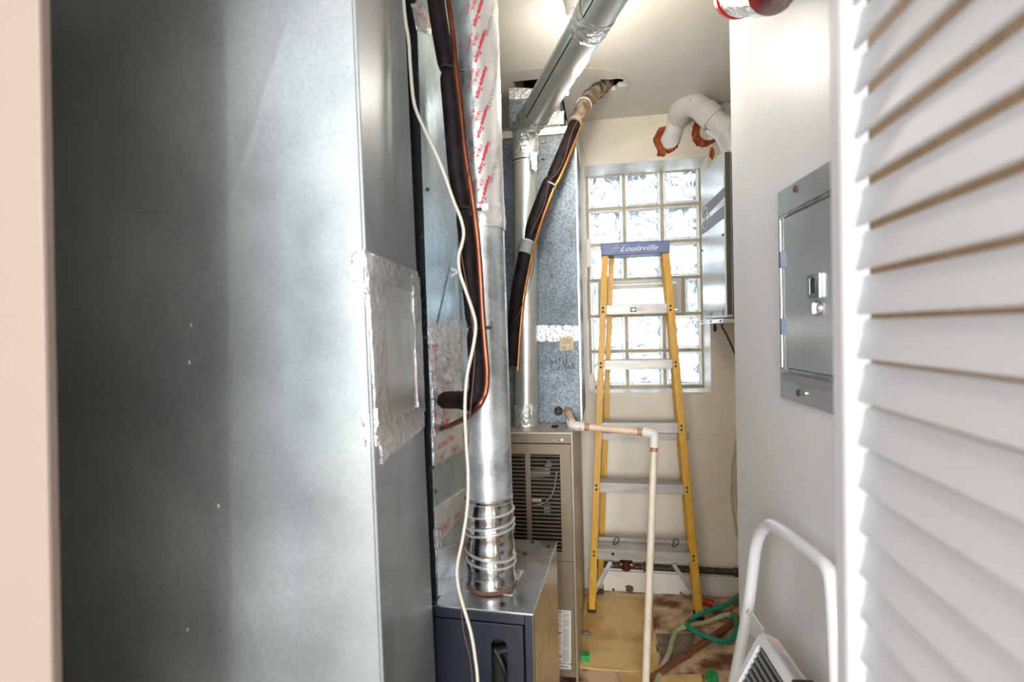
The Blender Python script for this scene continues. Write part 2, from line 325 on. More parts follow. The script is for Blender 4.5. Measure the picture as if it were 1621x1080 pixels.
# back wall with the window opening
wp = [Pback.hit(*p) for p in [(925, 259), (1121, 245), (1127, 621), (929, 626)]]
wu0 = min(B.uv(p)[0] for p in (wp[0], wp[3])); wu1 = max(B.uv(p)[0] for p in (wp[1], wp[2]))
wz1 = sum(p.z for p in wp[:2])/2; wz0 = sum(p.z for p in wp[2:])/2
bw = structure(obj('wall_back', MB().plate(lambda a, b, w_: B.pt(a, VB+w_, b), [(-1.5, 0), (1.2, 0), (1.2, CZ), (-1.5, CZ)],
     [[(wu0, wz0), (wu1, wz0), (wu1, wz1), (wu0, wz1)]], 0.30), M['wall']))
structure(obj('wall_left', MB().box(W, -1.3, -1.2, 0.25, 3.2, 0, CZ), M['wall']))
structure(obj('wall_right', MB().box(W, 0.45, 0.56, 0.737, 1.415, 0, CZ), M['rwall'], bevel=0.004))
structure(obj('wall_far_right', MB().box(W, 1.02, 1.14, 0.737, 3.2, 0, CZ), M['wall']))
structure(obj('wall_nook_right', MB().box(W, 0.62, 1.14, 0.63, 0.737, 0, CZ), M['wall']))
# recess lining
g = MB(); t = 0.012; VG = VB+0.19
g.box(B, wu0, wu0+t, VB-0.006, VG, wz0, wz1); g.box(B, wu1-t*0.4, wu1, VB-0.002, VG, wz0, wz1)
g.box(B, wu0, wu1, VB-0.003, VG, wz1-t, wz1); g.box(B, wu0, wu1, VB-0.004, VG, wz0, wz0+t*0.6)
structure(obj('trim_window', g, M['trim'], bevel=0.002))
# baseboard
zb = Pback.hit(1060, 907).z
structure(obj('baseboard_back', MB().box(B, -0.1, 0.9, VB-0.016, VB, 0, zb), M['trim'], bevel=0.004))

# ------------------------------------------------------------------ window of glass blocks
Pg = PV(B, VG)
gu0, gu1 = B.uv(Pg.hit(932, 450))[0], B.uv(Pg.hit(1111, 450))[0]
gz1, gz0 = Pg.hit(1020, 270).z, Pg.hit(1020, 612).z
cw = (gu1-gu0)/3; rh = (gz1-gz0)/6; J = 0.013
win = structure(bpy.data.objects.new('window_1', None)); COL.objects.link(win); win.location = B.pt((gu0+gu1)/2, VG, gz0)
def block_mesh(w_, h_):
    mb = MB(); dpt = 0.075; rim = 0.016
    def q(a, z, v): return B.r*a + B.d*v + V((0, 0, z))
    # rim frame
    for (a0, a1, z0, z1) in [(0, rim, 0, h_), (w_-rim, w_, 0, h_), (rim, w_-rim, 0, rim), (rim, w_-rim, h_-rim, h_)]:
        mb.hexa([q(a0, z0, 0), q(a1, z0, 0), q(a1, z0, dpt), q(a0, z0, dpt), q(a0, z1, 0), q(a1, z1, 0), q(a1, z1, dpt), q(a0, z1, dpt)], 1)
    n = 10; vs = []
    for j in range(n+1):
        for i in range(n+1):
            a = rim+(w_-2*rim)*i/n; z = rim+(h_-2*rim)*j/n; e = 0 if i in (0, n) or j in (0, n) else 1
            vs.append(q(a, z, 0.004+0.006*e*(noise.noise(V((a*22, z*22, 0)))*1.0)))
    fs = [[j*(n+1)+i, j*(n+1)+i+1, (j+1)*(n+1)+i+1, (j+1)*(n+1)+i] for j in range(n) for i in range(n)]
    mb.add(vs, fs, 0)
    return mb
def place_block(src, u, z):
    if src is None: return None
    c = src.copy(); COL.objects.link(c); c.parent = win; c.location = B.pt(u, VG, z)-win.location; return c
def new_block(w_, h_, u, z):
    o_ = obj('glass_block', block_mesh(w_, h_), [M['block'], M['blockrim']]); o_.parent = win; o_.location = B.pt(u, VG, z)-win.location
    b_ = o_.modifiers.new('bevel', 'BEVEL'); b_.width = 0.004; b_.segments = 2; b_.limit_method = 'ANGLE'; b_.angle_limit = math.radians(60); return o_
full = None
vu0, vu1 = B.uv(Pg.hit(952, 470))[0], B.uv(Pg.hit(1078, 470))[0]
vz1, vz0 = gz0+3*rh, gz0+2*rh
for r_ in range(6):
    for k in range(3):
        if r_ == 2: continue
        u_, z_ = gu0+k*cw+J/2, gz0+r_*rh+J/2
        if full is None: full = new_block(cw-J, rh-J, u_, z_)
        else: place_block(full, u_, z_)
new_block(vu0-gu0-J*1.5, rh-J, gu0+J/2, vz0+J/2)['label'] = 'narrow glass block left of the vent'
new_block(gu1-vu1-J*2.0, rh-J, vu1+J*1.5, vz0+J/2)['label'] = 'narrow glass block right of the vent'
mo = MB()
for k in (1, 2):
    mo.box(B, gu0+k*cw-J/2, gu0+k*cw+J/2, VG+0.008, VG+0.07, gz0, vz0); mo.box(B, gu0+k*cw-J/2, gu0+k*cw+J/2, VG+0.008, VG+0.07, vz1, gz1)
for k in range(0, 7): mo.box(B, gu0, gu1, VG+0.009, VG+0.07, gz0+k*rh-J/2, gz0+k*rh+J/2)
mo.box(B, gu0-0.02, gu0+J/2, VG+0.006, VG+0.07, gz0-0.02, gz1+0.03); mo.box(B, gu1-J/2, gu1+0.02, VG+0.006, VG+0.07, gz0-0.02, gz1+0.03)
mo.box(B, gu0, gu1, VG+0.006, VG+0.07, gz1, gz1+0.04); mo.box(B, gu0, gu1, VG+0.006, VG+0.07, gz0-0.03, gz0)
mo.box(B, vu0-J*1.5, vu0, VG+0.008, VG+0.07, vz0, vz1); mo.box(B, vu1, vu1+J*1.5, VG+0.008, VG+0.07, vz0, vz1)
obj('mortar_joint', mo, M['mortar'], win)
def ring(mb, u0, u1, v0, v1, z0, z1, t_):
    mb.box(B, u0, u0+t_, v0, v1, z0, z1); mb.box(B, u1-t_, u1, v0, v1, z0, z1)
    mb.box(B, u0+t_, u1-t_, v0, v1, z1-t_, z1); mb.box(B, u0+t_, u1-t_, v0, v1, z0, z0+t_)
vf = MB(); ring(vf, vu0, vu1, VG-0.015, VG+0.05, vz0+0.004, vz1-0.004, 0.018)
ring(vf, vu0+0.022, vu1-0.022, VG-0.005, VG+0.04, vz0+0.026, vz1-0.026, 0.022)
obj('vent_frame', vf, M['trim'], win, bevel=0.002, label='cream hopper vent frame')
glass = mat('clear_vent_glass', (0.9, 0.95, 1.0), 0.15, trans=1.0, bump=0.05); 
obj('vent_pane', MB().box(B, vu0+0.044, vu1-0.044, VG+0.018, VG+0.021, vz0+0.048, vz1-0.048), glass, win)
vl = MB(); vl.box(B, vu1-0.03, vu1-0.024, VG-0.018, VG-0.006, vz0+0.03, vz1-0.03); obj('vent_latch', vl, M['tagp'], win, label='worn brass edge strip')

# white plastic box and cord cleat on the left side of the recess
Pj = PV(B, VB-0.01)
def boxpx(mb, pl, fr, x0, y0, x1, y1, t_, mi=0, back=0.0):     # box whose front covers the pixel rectangle
    a, c2 = pl.hit(x0, y0), pl.hit(x1, y1); n = pl.n
    r_ = n.cross(V((0, 0, 1))).normalized(); w_ = (c2-a).dot(r_); h_ = V((0, 0, c2.z-a.z))
    q = [a-n*back, a-n*back+r_*w_, a-n*back+r_*w_+h_, a-n*back+h_]; return mb.slab(q, n, t_+back, mi)
sb = MB(); boxpx(sb, Pj, B, 927, 379, 936, 424, 0.018, back=0.008)
tag(obj('blind_bracket', sb, M['latchp'], bevel=0.003), 'cream plastic bracket high on the left edge of the window recess', 'bracket')
cl = thing('cord_cleat', 'cream cord cleat with a screw low on the left edge of the window recess', 'cleat', Pback.hit(937, 618))
mb = MB(); q = Pj.hit(937, 606)
mb.plate(lambda a, b, w_: q+B.r*a+V((0, 0, b))-B.d*(w_-0.008), [(0.022*math.cos(a)*0.9, 0.045*math.sin(a)) for a in [2*math.pi*k/20 for k in range(20)]], [], 0.012); obj('cleat_body', mb, M['latchp'], cl, bevel=0.002)
obj('screw', MB().rod(q-B.d*0.004+V((0, 0, 0.01)), q-B.d*0.007+V((0, 0, 0.01)), 0.005), M['pvc'], cl)
cdm = MB().tube(spline([Pj.hit(x, y, 0.004) for x, y in [(936, 425), (938, 500), (940, 560), (939, 600)]]), 0.0012, 6)
obj('cord', cdm, M['wirew'], cl, smooth=True)

# ------------------------------------------------------------------ hall behind the camera (seen only in reflections)
hall = MB().box(W, -1.7, 1.5, -5.45, 0.25, -0.08, 0); structure(obj('floor_hall', hall, M['hallfloor']))
structure(obj('ceiling_hall', MB().box(W, -1.7, 1.5, -5.45, 0.25, 2.45, 2.5), M['hallw']))
structure(obj('wall_hall_left', MB().box(W, -1.8, -1.7, -5.45, 0.35, 0, 2.45), M['hallw']))
structure(obj('wall_hall_right', MB().box(W, 1.5, 1.6, -5.45, 0.35, 0, 2.45), M['hallw']))
structure(obj('wall_hall_back', MB().box(W, -1.7, 1.5, -5.55, -5.45, 0, 2.45), M['hallw']))
structure(obj('wall_hall_front', MB().box(W, -1.7, -1.15, 0.25, 0.35, 0, 2.45).box(W, 0.62, 1.5, 0.25, 0.35, 0, 2.45).box(W, -1.15, 0.62, 0.25, 0.35, 2.08, 2.45), M['hallw']))
structure(obj('trim_closet_right', MB().box(W, 0.435, 0.62, 0.25, 0.85, 0, CZ), M['tanwall']))  # tan board behind the louvres, shows brown through the slat gaps
# left jamb: a leaning cream board beside the camera
Pjm = PV(W, 0.428)
a_, b_ = Pjm.hit(70, 0), Pjm.hit(90, 1080)
def jx(z): return a_.x+(b_.x-a_.x)*(z-a_.z)/(b_.z-a_.z)
mb = MB(); c = []
for z in (0, 2.08):
    x = jx(z); c += [V((x-0.75, 0.423, z)), V((x, 0.423, z)), V((x, 0.435, z)), V((x-0.75, 0.435, z))]
mb.hexa(c); structure(obj('trim_jamb_left', mb, M['jamb'], bevel=0.003))

# ------------------------------------------------------------------ louvred door, folded open at the right
def Dv(px, py, u): return PU(D, u, -1).hit(px, py)
p = at(1375, 540, 0.35); du, dv, _ = D.uv(p)
Pd = PU(D, du, -1)
z1_, z2_ = Pd.hit(1375, 501).z, Pd.hit(1375, 577).z; pitch = (z1_-z2_)
edge_v = D.uv(Pd.hit(1315, 540))[1]
door = structure(bpy.data.objects.new('door_1', None)); COL.objects.link(door); door.location = D.pt(du, edge_v, 0.02)
st_w = edge_v-D.uv(Pd.hit(1336, 540))[1]
slu = D.uv(PV(D, edge_v-st_w).hit(1368, 540))[0]-du
mb = MB(); mb.box(D, du, du+0.028, dv-0.0+0.0, edge_v, 0.02, 2.03); 
stile_in = edge_v-st_w
mb = MB().box(D, du, du+slu+0.006, stile_in, edge_v, 0.02, 2.03); obj('door_stile', mb, M['doorw'], door, bevel=0.004)
mb = MB().box(D, du, du+slu+0.006, stile_in-0.42, stile_in-0.38, 0.02, 2.03); obj('door_stile', mb, M['doorw'], door, bevel=0.004)
mb = MB().box(D, du, du+slu+0.006, stile_in-0.38, stile_in, 1.95, 2.03); obj('door_rail', mb, M['doorw'], door, bevel=0.004)
mb = MB().box(D, du, du+slu+0.006, stile_in-0.38, stile_in, 0.02, 0.16); obj('door_rail', mb, M['doorw'], door, bevel=0.004)
zk = z1_
while zk-pitch > 0.17: zk -= pitch
sl0 = None; n_ = 0
while zk+pitch < 1.955:
    if sl0 is None:
        m_ = MB(); L_ = 0.379; hx, hz, tn = 0.0034, pitch*0.455, 0.0022
        prof = [(-hx-tn, -hz+0.001), (-hx, -hz), (-hx+tn, -hz+0.001), (hx+tn, hz-0.001), (hx, hz), (hx-tn, hz-0.001)]   # near edge low, far edge high
        vs = [D.r*(a+slu)+V((0, 0, b)) for a, b in prof]; vs += [x-D.d*L_ for x in vs]
        m_.add(vs, [list(range(6)), list(range(6, 12))[::-1]]+[[i, (i+1) % 6, 6+(i+1) % 6, 6+i] for i in range(6)])
        sl0 = obj('slat', m_, M['doorw'], bevel=0.001); sl = sl0
    else: sl = sl0.copy(); COL.objects.link(sl)
    sl.parent = door; sl.location = D.pt(du, stile_in, zk+pitch/2)-door.location; zk += pitch

# ------------------------------------------------------------------ large galvanised duct at the left
Y1, Y2 = 0.75, 1.12
P1 = PV(W, Y1); P2 = PV(W, Y2)
def edge_line(pl, p, q, z0, z1):
    a, b = pl.hit(*p), pl.hit(*q); f_ = lambda z: a+(b-a)*((z-a.z)/(b.z-a.z)); return f_(z0), f_(z1)
nb, nt_ = edge_line(P1, (560, 0), (605, 1080), 0, CZ); fb, ft = edge_line(P2, (640, 0), (690, 1080), 0, CZ)
XL = -1.15
duct1 = thing('supply_duct', 'wide galvanised sheet metal duct filling the left foreground', 'duct', ((XL-0.3)/2, 0.95, 0))
mb = MB().hexa([V((XL, Y1, 0)), nb, fb, V((XL, Y2, 0)), V((XL, Y1, CZ)), nt_, ft, V((XL, Y2, CZ))])
obj('duct_body', mb, M['galv'], duct1, bevel=0.003)
PS1 = pl3(nb, nt_, (fb+ft)/2)
# raised corner seam and cross-break creases
s1, s2 = edge_line(P1, (560, 0), (605, 1080), 0.005, CZ-0.003)
s3, s4 = edge_line(P1, (566, 0), (611, 1080), 0.005, CZ-0.003)
n1 = V((0, -1, 0)); nS = PS1.n
obj('corner_seam', MB().tube([s1+V((0.001, -0.002, 0)), s2+V((0.001, -0.002, 0))], 0.0035, 8), M['galv'], duct1, smooth=True)
cb = MB()
for p_, q_ in [((72, 20), (425, 1075)), ((452, 40), (345, 375)), ((345, 375), (118, 1078))]:
    a, b = P1.hit(*p_, ), P1.hit(*q_); s_ = V((0.012, 0, 0)); cb.add([a-s_+n1*0.0001, a+s_+n1*0.0001, b+s_+n1*0.0001, b-s_+n1*0.0001, a+n1*0.0004, b+n1*0.0004], [[0, 4, 5, 3], [4, 1, 2, 5]])
obj('cross_break_crease', cb, M['galv'], duct1, label='faint diagonal stiffening crease')
# taped access cover on the side face
cov = [PS1.hit(*p) for p in [(583, 415), (652, 440), (662, 652), (598, 705)]]
obj('access_cover', MB().grid(cov, nS, 16, 30, 0.004, 0.0025, 18), M['foilw'], duct1, smooth=True, label='smooth pale access cover')
tp = MB()
tp.grid([PS1.hit(*p) for p in [(570, 396), (657, 431), (660, 466), (578, 442)]], nS, 26, 9, 0.006, 0.004, 30)
tp.grid([P1.hit(*p) for p in [(556, 393), (576, 396), (574, 452), (557, 455)]], n1, 5, 9, 0.001, 0.001, 30)
obj('foil_tape', tp, M['foil'], duct1, smooth=True)
tp = MB(); tp.grid([PS1.hit(*p) for p in [(596, 672), (666, 640), (668, 676), (600, 735)]], nS, 24, 10, 0.006, 0.003, 30, seed=3)
tp.grid([P1.hit(*p) for p in [(574, 650), (597, 648), (596, 706), (576, 708)]], n1, 5, 9, 0.001, 0.001, 30)
obj('foil_tape', tp, M['foil'], duct1, smooth=True)
obj('foil_tape', MB().grid([PS1.hit(*p) for p in [(576, 440), (602, 446), (611, 690), (590, 700)]], nS, 8, 34, 0.007, 0.004, 26, seed=5), M['foil'], duct1, smooth=True)
obj('foil_tape', MB().grid([PS1.hit(*p) for p in [(648, 436), (660, 440), (668, 650), (657, 655)]], nS, 6, 30, 0.007, 0.003, 30, seed=8), M['foil'], duct1, smooth=True)
# marks
sc = MB()
for x, y in [(303, 515), (300, 574), (346, 801), (297, 997)]:
    c = P1.hit(x, y); sc.box(W, c.x-0.0014, c.x+0.0014, Y1-0.0006, Y1, c.z-0.0025, c.z+0.0025)
obj('paint_speck', sc, M['pvc'], duct1)
sc = MB().tube(spline([P1.hit(x, y, 0.0002) for x, y in [(213, 339), (235, 335), (252, 333), (265, 335)]]), [0.0002]+[0.0013]*16+[0.0004, 0.0002], 6) if False else MB().tube([P1.hit(x, y, 0.0001) for x, y in [(213, 339), (235, 335), (252, 333), (265, 335)]], [0.0004, 0.0014, 0.0014, 0.0004], 6)
obj('scratch', sc, M['greyprint'], duct1)

# ------------------------------------------------------------------ front boiler cabinet (navy front, steel top)
cnr = at(843, 972, 1.15); ZT = cnr.z; PT = PZ(ZT)
fu1, fv1, _ = F.uv(cnr); fv2 = F.uv(PT.hit(880, 858))[1]; fu0 = fu1-0.50
fur = thing('heater_cabinet', 'low navy blue heater cabinet with bright steel top at bottom centre', 'heater', F.pt((fu0+fu1)/2, (fv1+fv2)/2, 0))
PF = PV(F, fv1); PFS = PU(F, fu1)
e = 0.004
def orect(cx, cz, rx, rz, n=8):
    pts = []
    for k in range(n+1): a = math.pi*k/n; pts.append((cx+rx*math.cos(a), cz+rz-rx+rx*math.sin(a)))
    for k in range(n+1): a = math.pi+math.pi*k/n; pts.append((cx+rx*math.cos(a), cz-rz+rx+rx*math.sin(a)))
    return pts
sl_ = F.uv(PF.hit(790, 1040)); oc = (sl_[0], sl_[2]-0.045)
seam_u = F.uv(PF.hit(831, 1040))[0]
obj('front_panel', MB().plate(lambda a, b, w_: F.pt(a, fv1+w_, b), [(fu0, 0.03), (seam_u-0.003, 0.03), (seam_u-0.003, ZT-0.030), (fu0, ZT-0.030)], [orect(oc[0], oc[1], 0.018, 0.085)], 0.006), M['navy'], fur, bevel=0.0015)
obj('cabinet_frame', MB().box(F, seam_u+0.001, fu1, fv1, fv1+0.02, 0.0, ZT-0.004).box(F, fu0, seam_u+0.001, fv1-0.002, fv1+0.02, ZT-0.026, ZT-0.004), M['navy'], fur, bevel=0.0015)
obj('cabinet_shade_sheet', MB().box(F, fu0+0.01, fu1-0.012, fv1+0.06, fv1+0.064, 0.03, ZT-0.04), M['dark'], fur)  # black sheet stands for the shade inside the cabinet
ic = MB(); ic.tube(spline([F.pt(oc[0]+a, fv1+0.035, oc[1]+b) for a, b in [(-0.02, 0.04), (0.0, 0.0), (0.012, -0.05), (0.02, -0.1)]]), 0.006, 8); ic.tube([F.pt(oc[0]-0.03, fv1+0.04, oc[1]+0.03), F.pt(oc[0]+0.03, fv1+0.04, oc[1]+0.045)], 0.010, 10)
obj('burner_pipe', ic, M['rivet'], fur, smooth=True)
# side with slots
def slot(px0, py0, px1, py1):
    a, b = PFS.hit(px0, py0), PFS.hit(px1, py1); a, b = F.uv(a), F.uv(b); t_ = 0.0022
    return [(a[1], a[2]-t_), (b[1], b[2]-t_), (b[1]+0.003, b[2]), (b[1], b[2]+t_), (a[1], a[2]+t_), (a[1]-0.003, a[2])]
slots = [slot(866, 1001, 875, 963), slot(868, 1012, 876, 977), slot(851, 1056, 862, 1012), slot(852, 1076, 862, 1028)]
obj('side_panel', MB().plate(lambda a, b, w_: F.pt(fu1-w_, a, b), [(fv1+0.0005, 0), (fv2, 0), (fv2, ZT-0.002), (fv1+0.0005, ZT-0.002)], slots, 0.003), M['brass'], fur, label='bare golden brown reflective side panel with vent slots')
obj('back_panel', MB().box(F, fu0, fu1-0.004, fv2-0.004, fv2, 0, ZT-0.003).box(F, fu0, fu0+0.004, fv1+0.02, fv2-0.004, 0, ZT-0.003), M['navy'], fur)
lt = MB().box(F, fu1-0.012, fu1-0.008, fv1+0.02, fv2-0.01, 0.1, ZT-0.02); obj('inner_liner', lt, M['pvc'], fur, label='pale liner seen through the side slots')
obj('top_panel', MB().box(F, fu0, fu1+0.002, fv1-0.002, fv2+0.002, ZT-0.004, ZT), M['steel'], fur, bevel=0.0012, label='bright scratched steel top')
pc = PT.hit(778, 925); pcu, pcv, _ = F.uv(pc)
cp = MB().box(F, pcu-0.075, pcu+0.062, pcv-0.045, pcv+0.08, ZT, ZT+0.002); obj('collar_plate', cp, M['steel'], fur, label='square plate under the vent pipe')
cp = MB().grid([PT.hit(*p) for p in [(812, 905), (829, 903), (808, 938), (790, 934)]], V((0, 0, 1)), 6, 8, 0.003, 0.003, 40); obj('foil_scrap', cp, M['foil'], fur, smooth=True)
for x, y in [(843, 859), (831, 877), (796, 957), (868, 866)]:
    c = PT.hit(x, y); obj('screw', MB().tube([c, c+V((0, 0, 0.003)), c+V((0, 0, 0.005))], [0.006, 0.006, 0.003], 8), M['rivet'], fur, smooth=True)

# ------------------------------------------------------------------ second duct above the cabinet, lines enter it
uD, vD, _ = F.uv(PT.hit(692, 948)); PD = PU(F, uD); PDF = PV(F, vD)
k0, k1 = edge_line(PDF, (659, 0), (692, 948), ZT+0.001, CZ-0.003)
lean = k1-k0
duct2 = thing('coil_duct', 'narrow bluish galvanised duct behind the black and copper lines', 'duct', k0)
bk = F.d*0.42; lf = -F.r*0.36
obj('duct_body', MB().hexa([k0+lf, k0, k0+bk, k0+lf+bk, k1+lf, k1, k1+bk, k1+lf+bk]), M['galvb'], duct2, bevel=0.002)
obj('front_flange', MB().hexa([k0+lf-F.d*0.003, k0-F.d*0.003, k0-F.d*0.0005, k0+lf-F.d*0.0005, k1+lf-F.d*0.003, k1-F.d*0.003, k1-F.d*0.0005, k1+lf-F.d*0.0005]), M['shadeflange'], duct2, label='speckled front flange, its shade painted black')  # the dark of this strip is shade, put into its colour
PDs = pl3(k0, k1, k0+bk); nD = PDs.n
def dpatch(name, px, m, nu=16, nv=16, off=0.002, amp=0.002, sc_=30, seed=0, label=None):
    return obj(name, MB().grid([PDs.hit(*p) for p in px], nD, nu, nv, off, amp, sc_, seed=seed), m, duct2, smooth=True, label=label)
dpatch('crease_facet', [(722, 375), (748, 368), (748, 498), (690, 520)], M['galvb'], 8, 12, 0.003, 0.0008, 8)
dpatch('foil_tape', [(676, 517), (736, 502), (736, 556), (680, 572)], M['foil'], 26, 18, 0.004, 0.006, 32, 1)
dpatch('foil_tape', [(680, 568), (738, 552), (742, 622), (684, 636)], M['foil'], 26, 24, 0.003, 0.007, 30, 2)
dpatch('foil_tape', [(684, 634), (744, 640), (744, 660), (686, 690)], M['foil'], 26, 16, 0.004, 0.006, 34, 3)
dpatch('foil_tape', [(684, 684), (744, 652), (746, 706), (686, 738)], M['foilw'], 20, 20, 0.003, 0.004, 28, 4)
dpatch('foil_tape', [(686, 806), (742, 770), (742, 800), (692, 862)], M['foilw'], 22, 12, 0.004, 0.003, 26, 6)
dpatch('foil_tape', [(650, 6), (668, 4), (684, 55), (660, 48)], M['foil'], 12, 12, 0.003, 0.005, 40, 7)
dpatch('foil_tape', [(686, 838), (696, 836), (696, 868), (688, 868)], M['foil'], 5, 8, 0.006, 0.003, 40, 9)
dpatch('patch_plate', [(690, 870), (744, 848), (744, 905), (692, 944)], M['shiny'], 4, 4, 0.002, 0.0005, 10, 9, 'bright flat patch plate at the foot of the duct')
# red print on the tapes (duct 2)
def print_on(plane, mb, s_, px, py, pxr, pyr, hpx, off=0.0065, mi=0, shear=0, bold=0):   # baseline from pixel (px,py) towards (pxr,pyr)
    a, b = plane.hit(px, py), plane.hit(pxr, pyr); r_ = (b-a).normalized(); up = plane.n.cross(r_).normalized()
    if up.z < 0 and abs(up.z) > 0.3: up = -up
    dep = (a-EYE).dot(fw); h_ = hpx/FPX*dep
    text_mb(mb, s_, lambda x, y: a+r_*x+up*y+plane.n*off, h_*1.35, mi, shear, 1.0, bold)
pr = MB(); print_on(PDs, pr, 'QUALITY', 689, 851, 740, 800, 13); obj('red_lettering', pr, M['magenta'], duct2)
for args in [('Shurtape', 712, 828, 742, 795, 9), ('UL 181', 716, 836, 744, 806, 6)]:
    pr = MB(); print_on(PDs, pr, *args); obj('red_lettering', pr, M['red'], duct2)
for i, (x, y, x2, y2, s_) in enumerate([(688, 712, 712, 700, 'UL 181A'), (705, 700, 740, 684, 'TAPE'), (690, 730, 716, 716, '1581'), (712, 716, 735, 704, 'ape A'), (694, 676, 720, 664, '181A-P'), (700, 655, 730, 644, 'Ve')]):
    pr = MB(); print_on(PDs, pr, s_, x, y, x2, y2, 9, 0.0085, 0, 0, 0.0002); obj('red_lettering', pr, M['red'], duct2)
def smear(plane, mb, x, y, n_, sp, seed, off):                      # ragged ink blots
    rs = random.Random(seed)
    for _ in range(n_):
        a = plane.hit(x+rs.gauss(0, sp), y+rs.gauss(0, sp*1.5)); w_ = rs.uniform(0.001, 0.004); h_ = rs.uniform(0.002, 0.010)
        r_ = plane.n.cross(V((0, 0, 1))).normalized(); k = []
        for j in range(7): th = 2*math.pi*j/7; k.append(a+r_*(math.cos(th)*w_*rs.uniform(.6, 1.2))+V((0, 0, math.sin(th)*h_*rs.uniform(.6, 1.2)))+plane.n*off)
        mb.add(k, [list(range(7))])
for x, y, s_ in [(681, 545, 1), (684, 590, 2), (684, 655, 3), (688, 632, 4), (702, 650, 5), (682, 680, 6), (662, 20, 7), (668, 30, 8), (684, 560, 9)]: pr = MB(); smear(PDs, pr, x, y, 9, 4, s_, 0.0085); obj('red_ink_mark', pr, M['magenta'], duct2)['kind'] = 'stuff'
for x, y in [(676, 300), (684, 740), (688, 778)]:
    c = PDs.hit(x, y); obj('screw', MB().tube([c, c+nD*0.005], [0.0045, 0.003], 8), M['rivet'], duct2, smooth=True)

# ------------------------------------------------------------------ near vent pipe
pv = pcv; PP = PV(F, pv)
def pw(px, py): return PP.hit(px, py)
ax_b, ax_t = pw(778, 905), pw(749, 0); axd = (ax_t-ax_b).normalized()
RP = 0.0575
def axz(z): return ax_b+axd*((z-ax_b.z)/axd.z)
zc = pw(780, 785).z; zp = pw(773, 365).z
pipe = thing('vent_pipe', 'thick vertical galvanised vent pipe with shiny elbow collar standing on the navy cabinet', 'pipe', axz(ZT))
def cyl(za, zb_, r, m, name, seg=40, parent=pipe, label=None, n=2, jit=0):
    pts = [axz(za+(zb_-za)*k/(n-1)) for k in range(n)]; return obj(name, MB().tube(pts, r, seg), m, parent, smooth=True, label=label)
cyl(zc-0.01, CZ, RP, M['galvp'], 'pipe_body', label='dull bluish pipe length')
nn = 26; rr = [RP*1.02+0.0016*math.sin(k*1.3)+0.0012*math.sin(k*3.1) for k in range(nn)]
obj('elbow_collar', MB().tube([axz(ZT+0.004+(zc-ZT-0.004)*k/(nn-1)) for k in range(nn)], rr, 44), M['shiny'], pipe, smooth=True, label='shiny adjustable collar at the foot of the pipe', angle=60)
sd = (F.r - axd*F.r.dot(axd)).normalized(); fd = axd.cross(sd).normalized()
if fd.dot(EYE-ax_b) < 0: fd = -fd
def ringpts(z, tilt, dz2=0, r=RP*1.035, n=41, a0=-0.5, a1=3.64):
    return [axz(z)+sd*(r*math.cos(a0+(a1-a0)*k/(n-1)))+fd*(r*math.sin(a0+(a1-a0)*k/(n-1)))+V((0, 0, tilt*math.cos(a0+(a1-a0)*k/(n-1)))) for k in range(n)]
for zy, tl in [(808, 0.004), (826, 0.006), (836, 0.008), (872, -0.010), (884, -0.006)]:
    obj('bead_ring', MB().tube(ringpts(pw(780, zy).z, tl, a0=0, a1=2*math.pi), 0.0030, 8, cap=False), M['galvr'], pipe, smooth=True)
ser = MB()
for k in range(26):
    th = 0.3+2.5*k/25; c = axz(zc+0.003)+sd*(RP*1.01*math.cos(th))+fd*(RP*1.01*math.sin(th)); ser.tube([c, c-V((0, 0, 0.010))], 0.0009, 5)
obj('crimp_teeth', ser, M['rivet'], pipe)
obj('base_rust_ring', MB().tube([axz(ZT+0.002), axz(ZT+0.012)], [RP*1.09, RP*1.035], 40), M['rust'], pipe, smooth=True)
# cylinder map: th measured from the sight line, positive to the right
def cmap(z, th, r): return axz(z)+fd*(r*math.cos(th))+sd*(r*math.sin(th))
def ctape(name, m, z0, z1, t0, t1, r=RP+0.0015, nu=18, nv=60, amp=0.0015, seed=0, label=None, skew=0):
    mb = MB(); vs = []
    for j in range(nv+1):
        for i in range(nu+1):
            th = t0+(t1-t0)*i/nu; z = z0+(z1-z0)*j/nv; q = V((th*RP, z, seed))
            edge = i in (0, nu) or j in (0, nv)
            d = 0 if edge else amp*max(0, abs(noise.noise(q*30))*1.8)
            if j in (0, nv): z += 0.003*noise.noise(q*80)
            if i in (0, nu): th += 0.05*noise.noise(q*25)
            vs.append(cmap(z+skew*(th-t0), th, r+d))
    mb.add(vs, [[j*(nu+1)+i, j*(nu+1)+i+1, (j+1)*(nu+1)+i+1, (j+1)*(nu+1)+i] for j in range(nv) for i in range(nu)])
    o_ = obj(name, mb, m, pipe, smooth=True, label=label); return o_
ctape('foil_tape', M['foilw'], zp+0.02, CZ-0.005, 0.12, 1.75, label='pale foil tape strip down the right side')
ctape('foil_tape', M['foilw'], zp-0.0, zp+0.055, -0.35, 1.75, r=RP+0.003, nv=16, amp=0.003, seed=4, label='foil tape band around the pipe')
ctape('dark_tape', M['rubber'], zp+0.01, zp+0.062, -0.35, 0.14, r=RP+0.0042, nv=10, nu=8, amp=0.002, seed=6, label='black and red taped patch')
def cprint(mb, s_, z, th, size, rot, r=RP+0.0046, bold=0.0):
    ca, sa = math.cos(rot), math.sin(rot)
    return text_mb(mb, s_, lambda x, y: cmap(z+(x*sa+y*ca), th+(x*ca-y*sa)/RP, r), size, 0, 0, 1.0, bold)
rs = math.radians(-107)
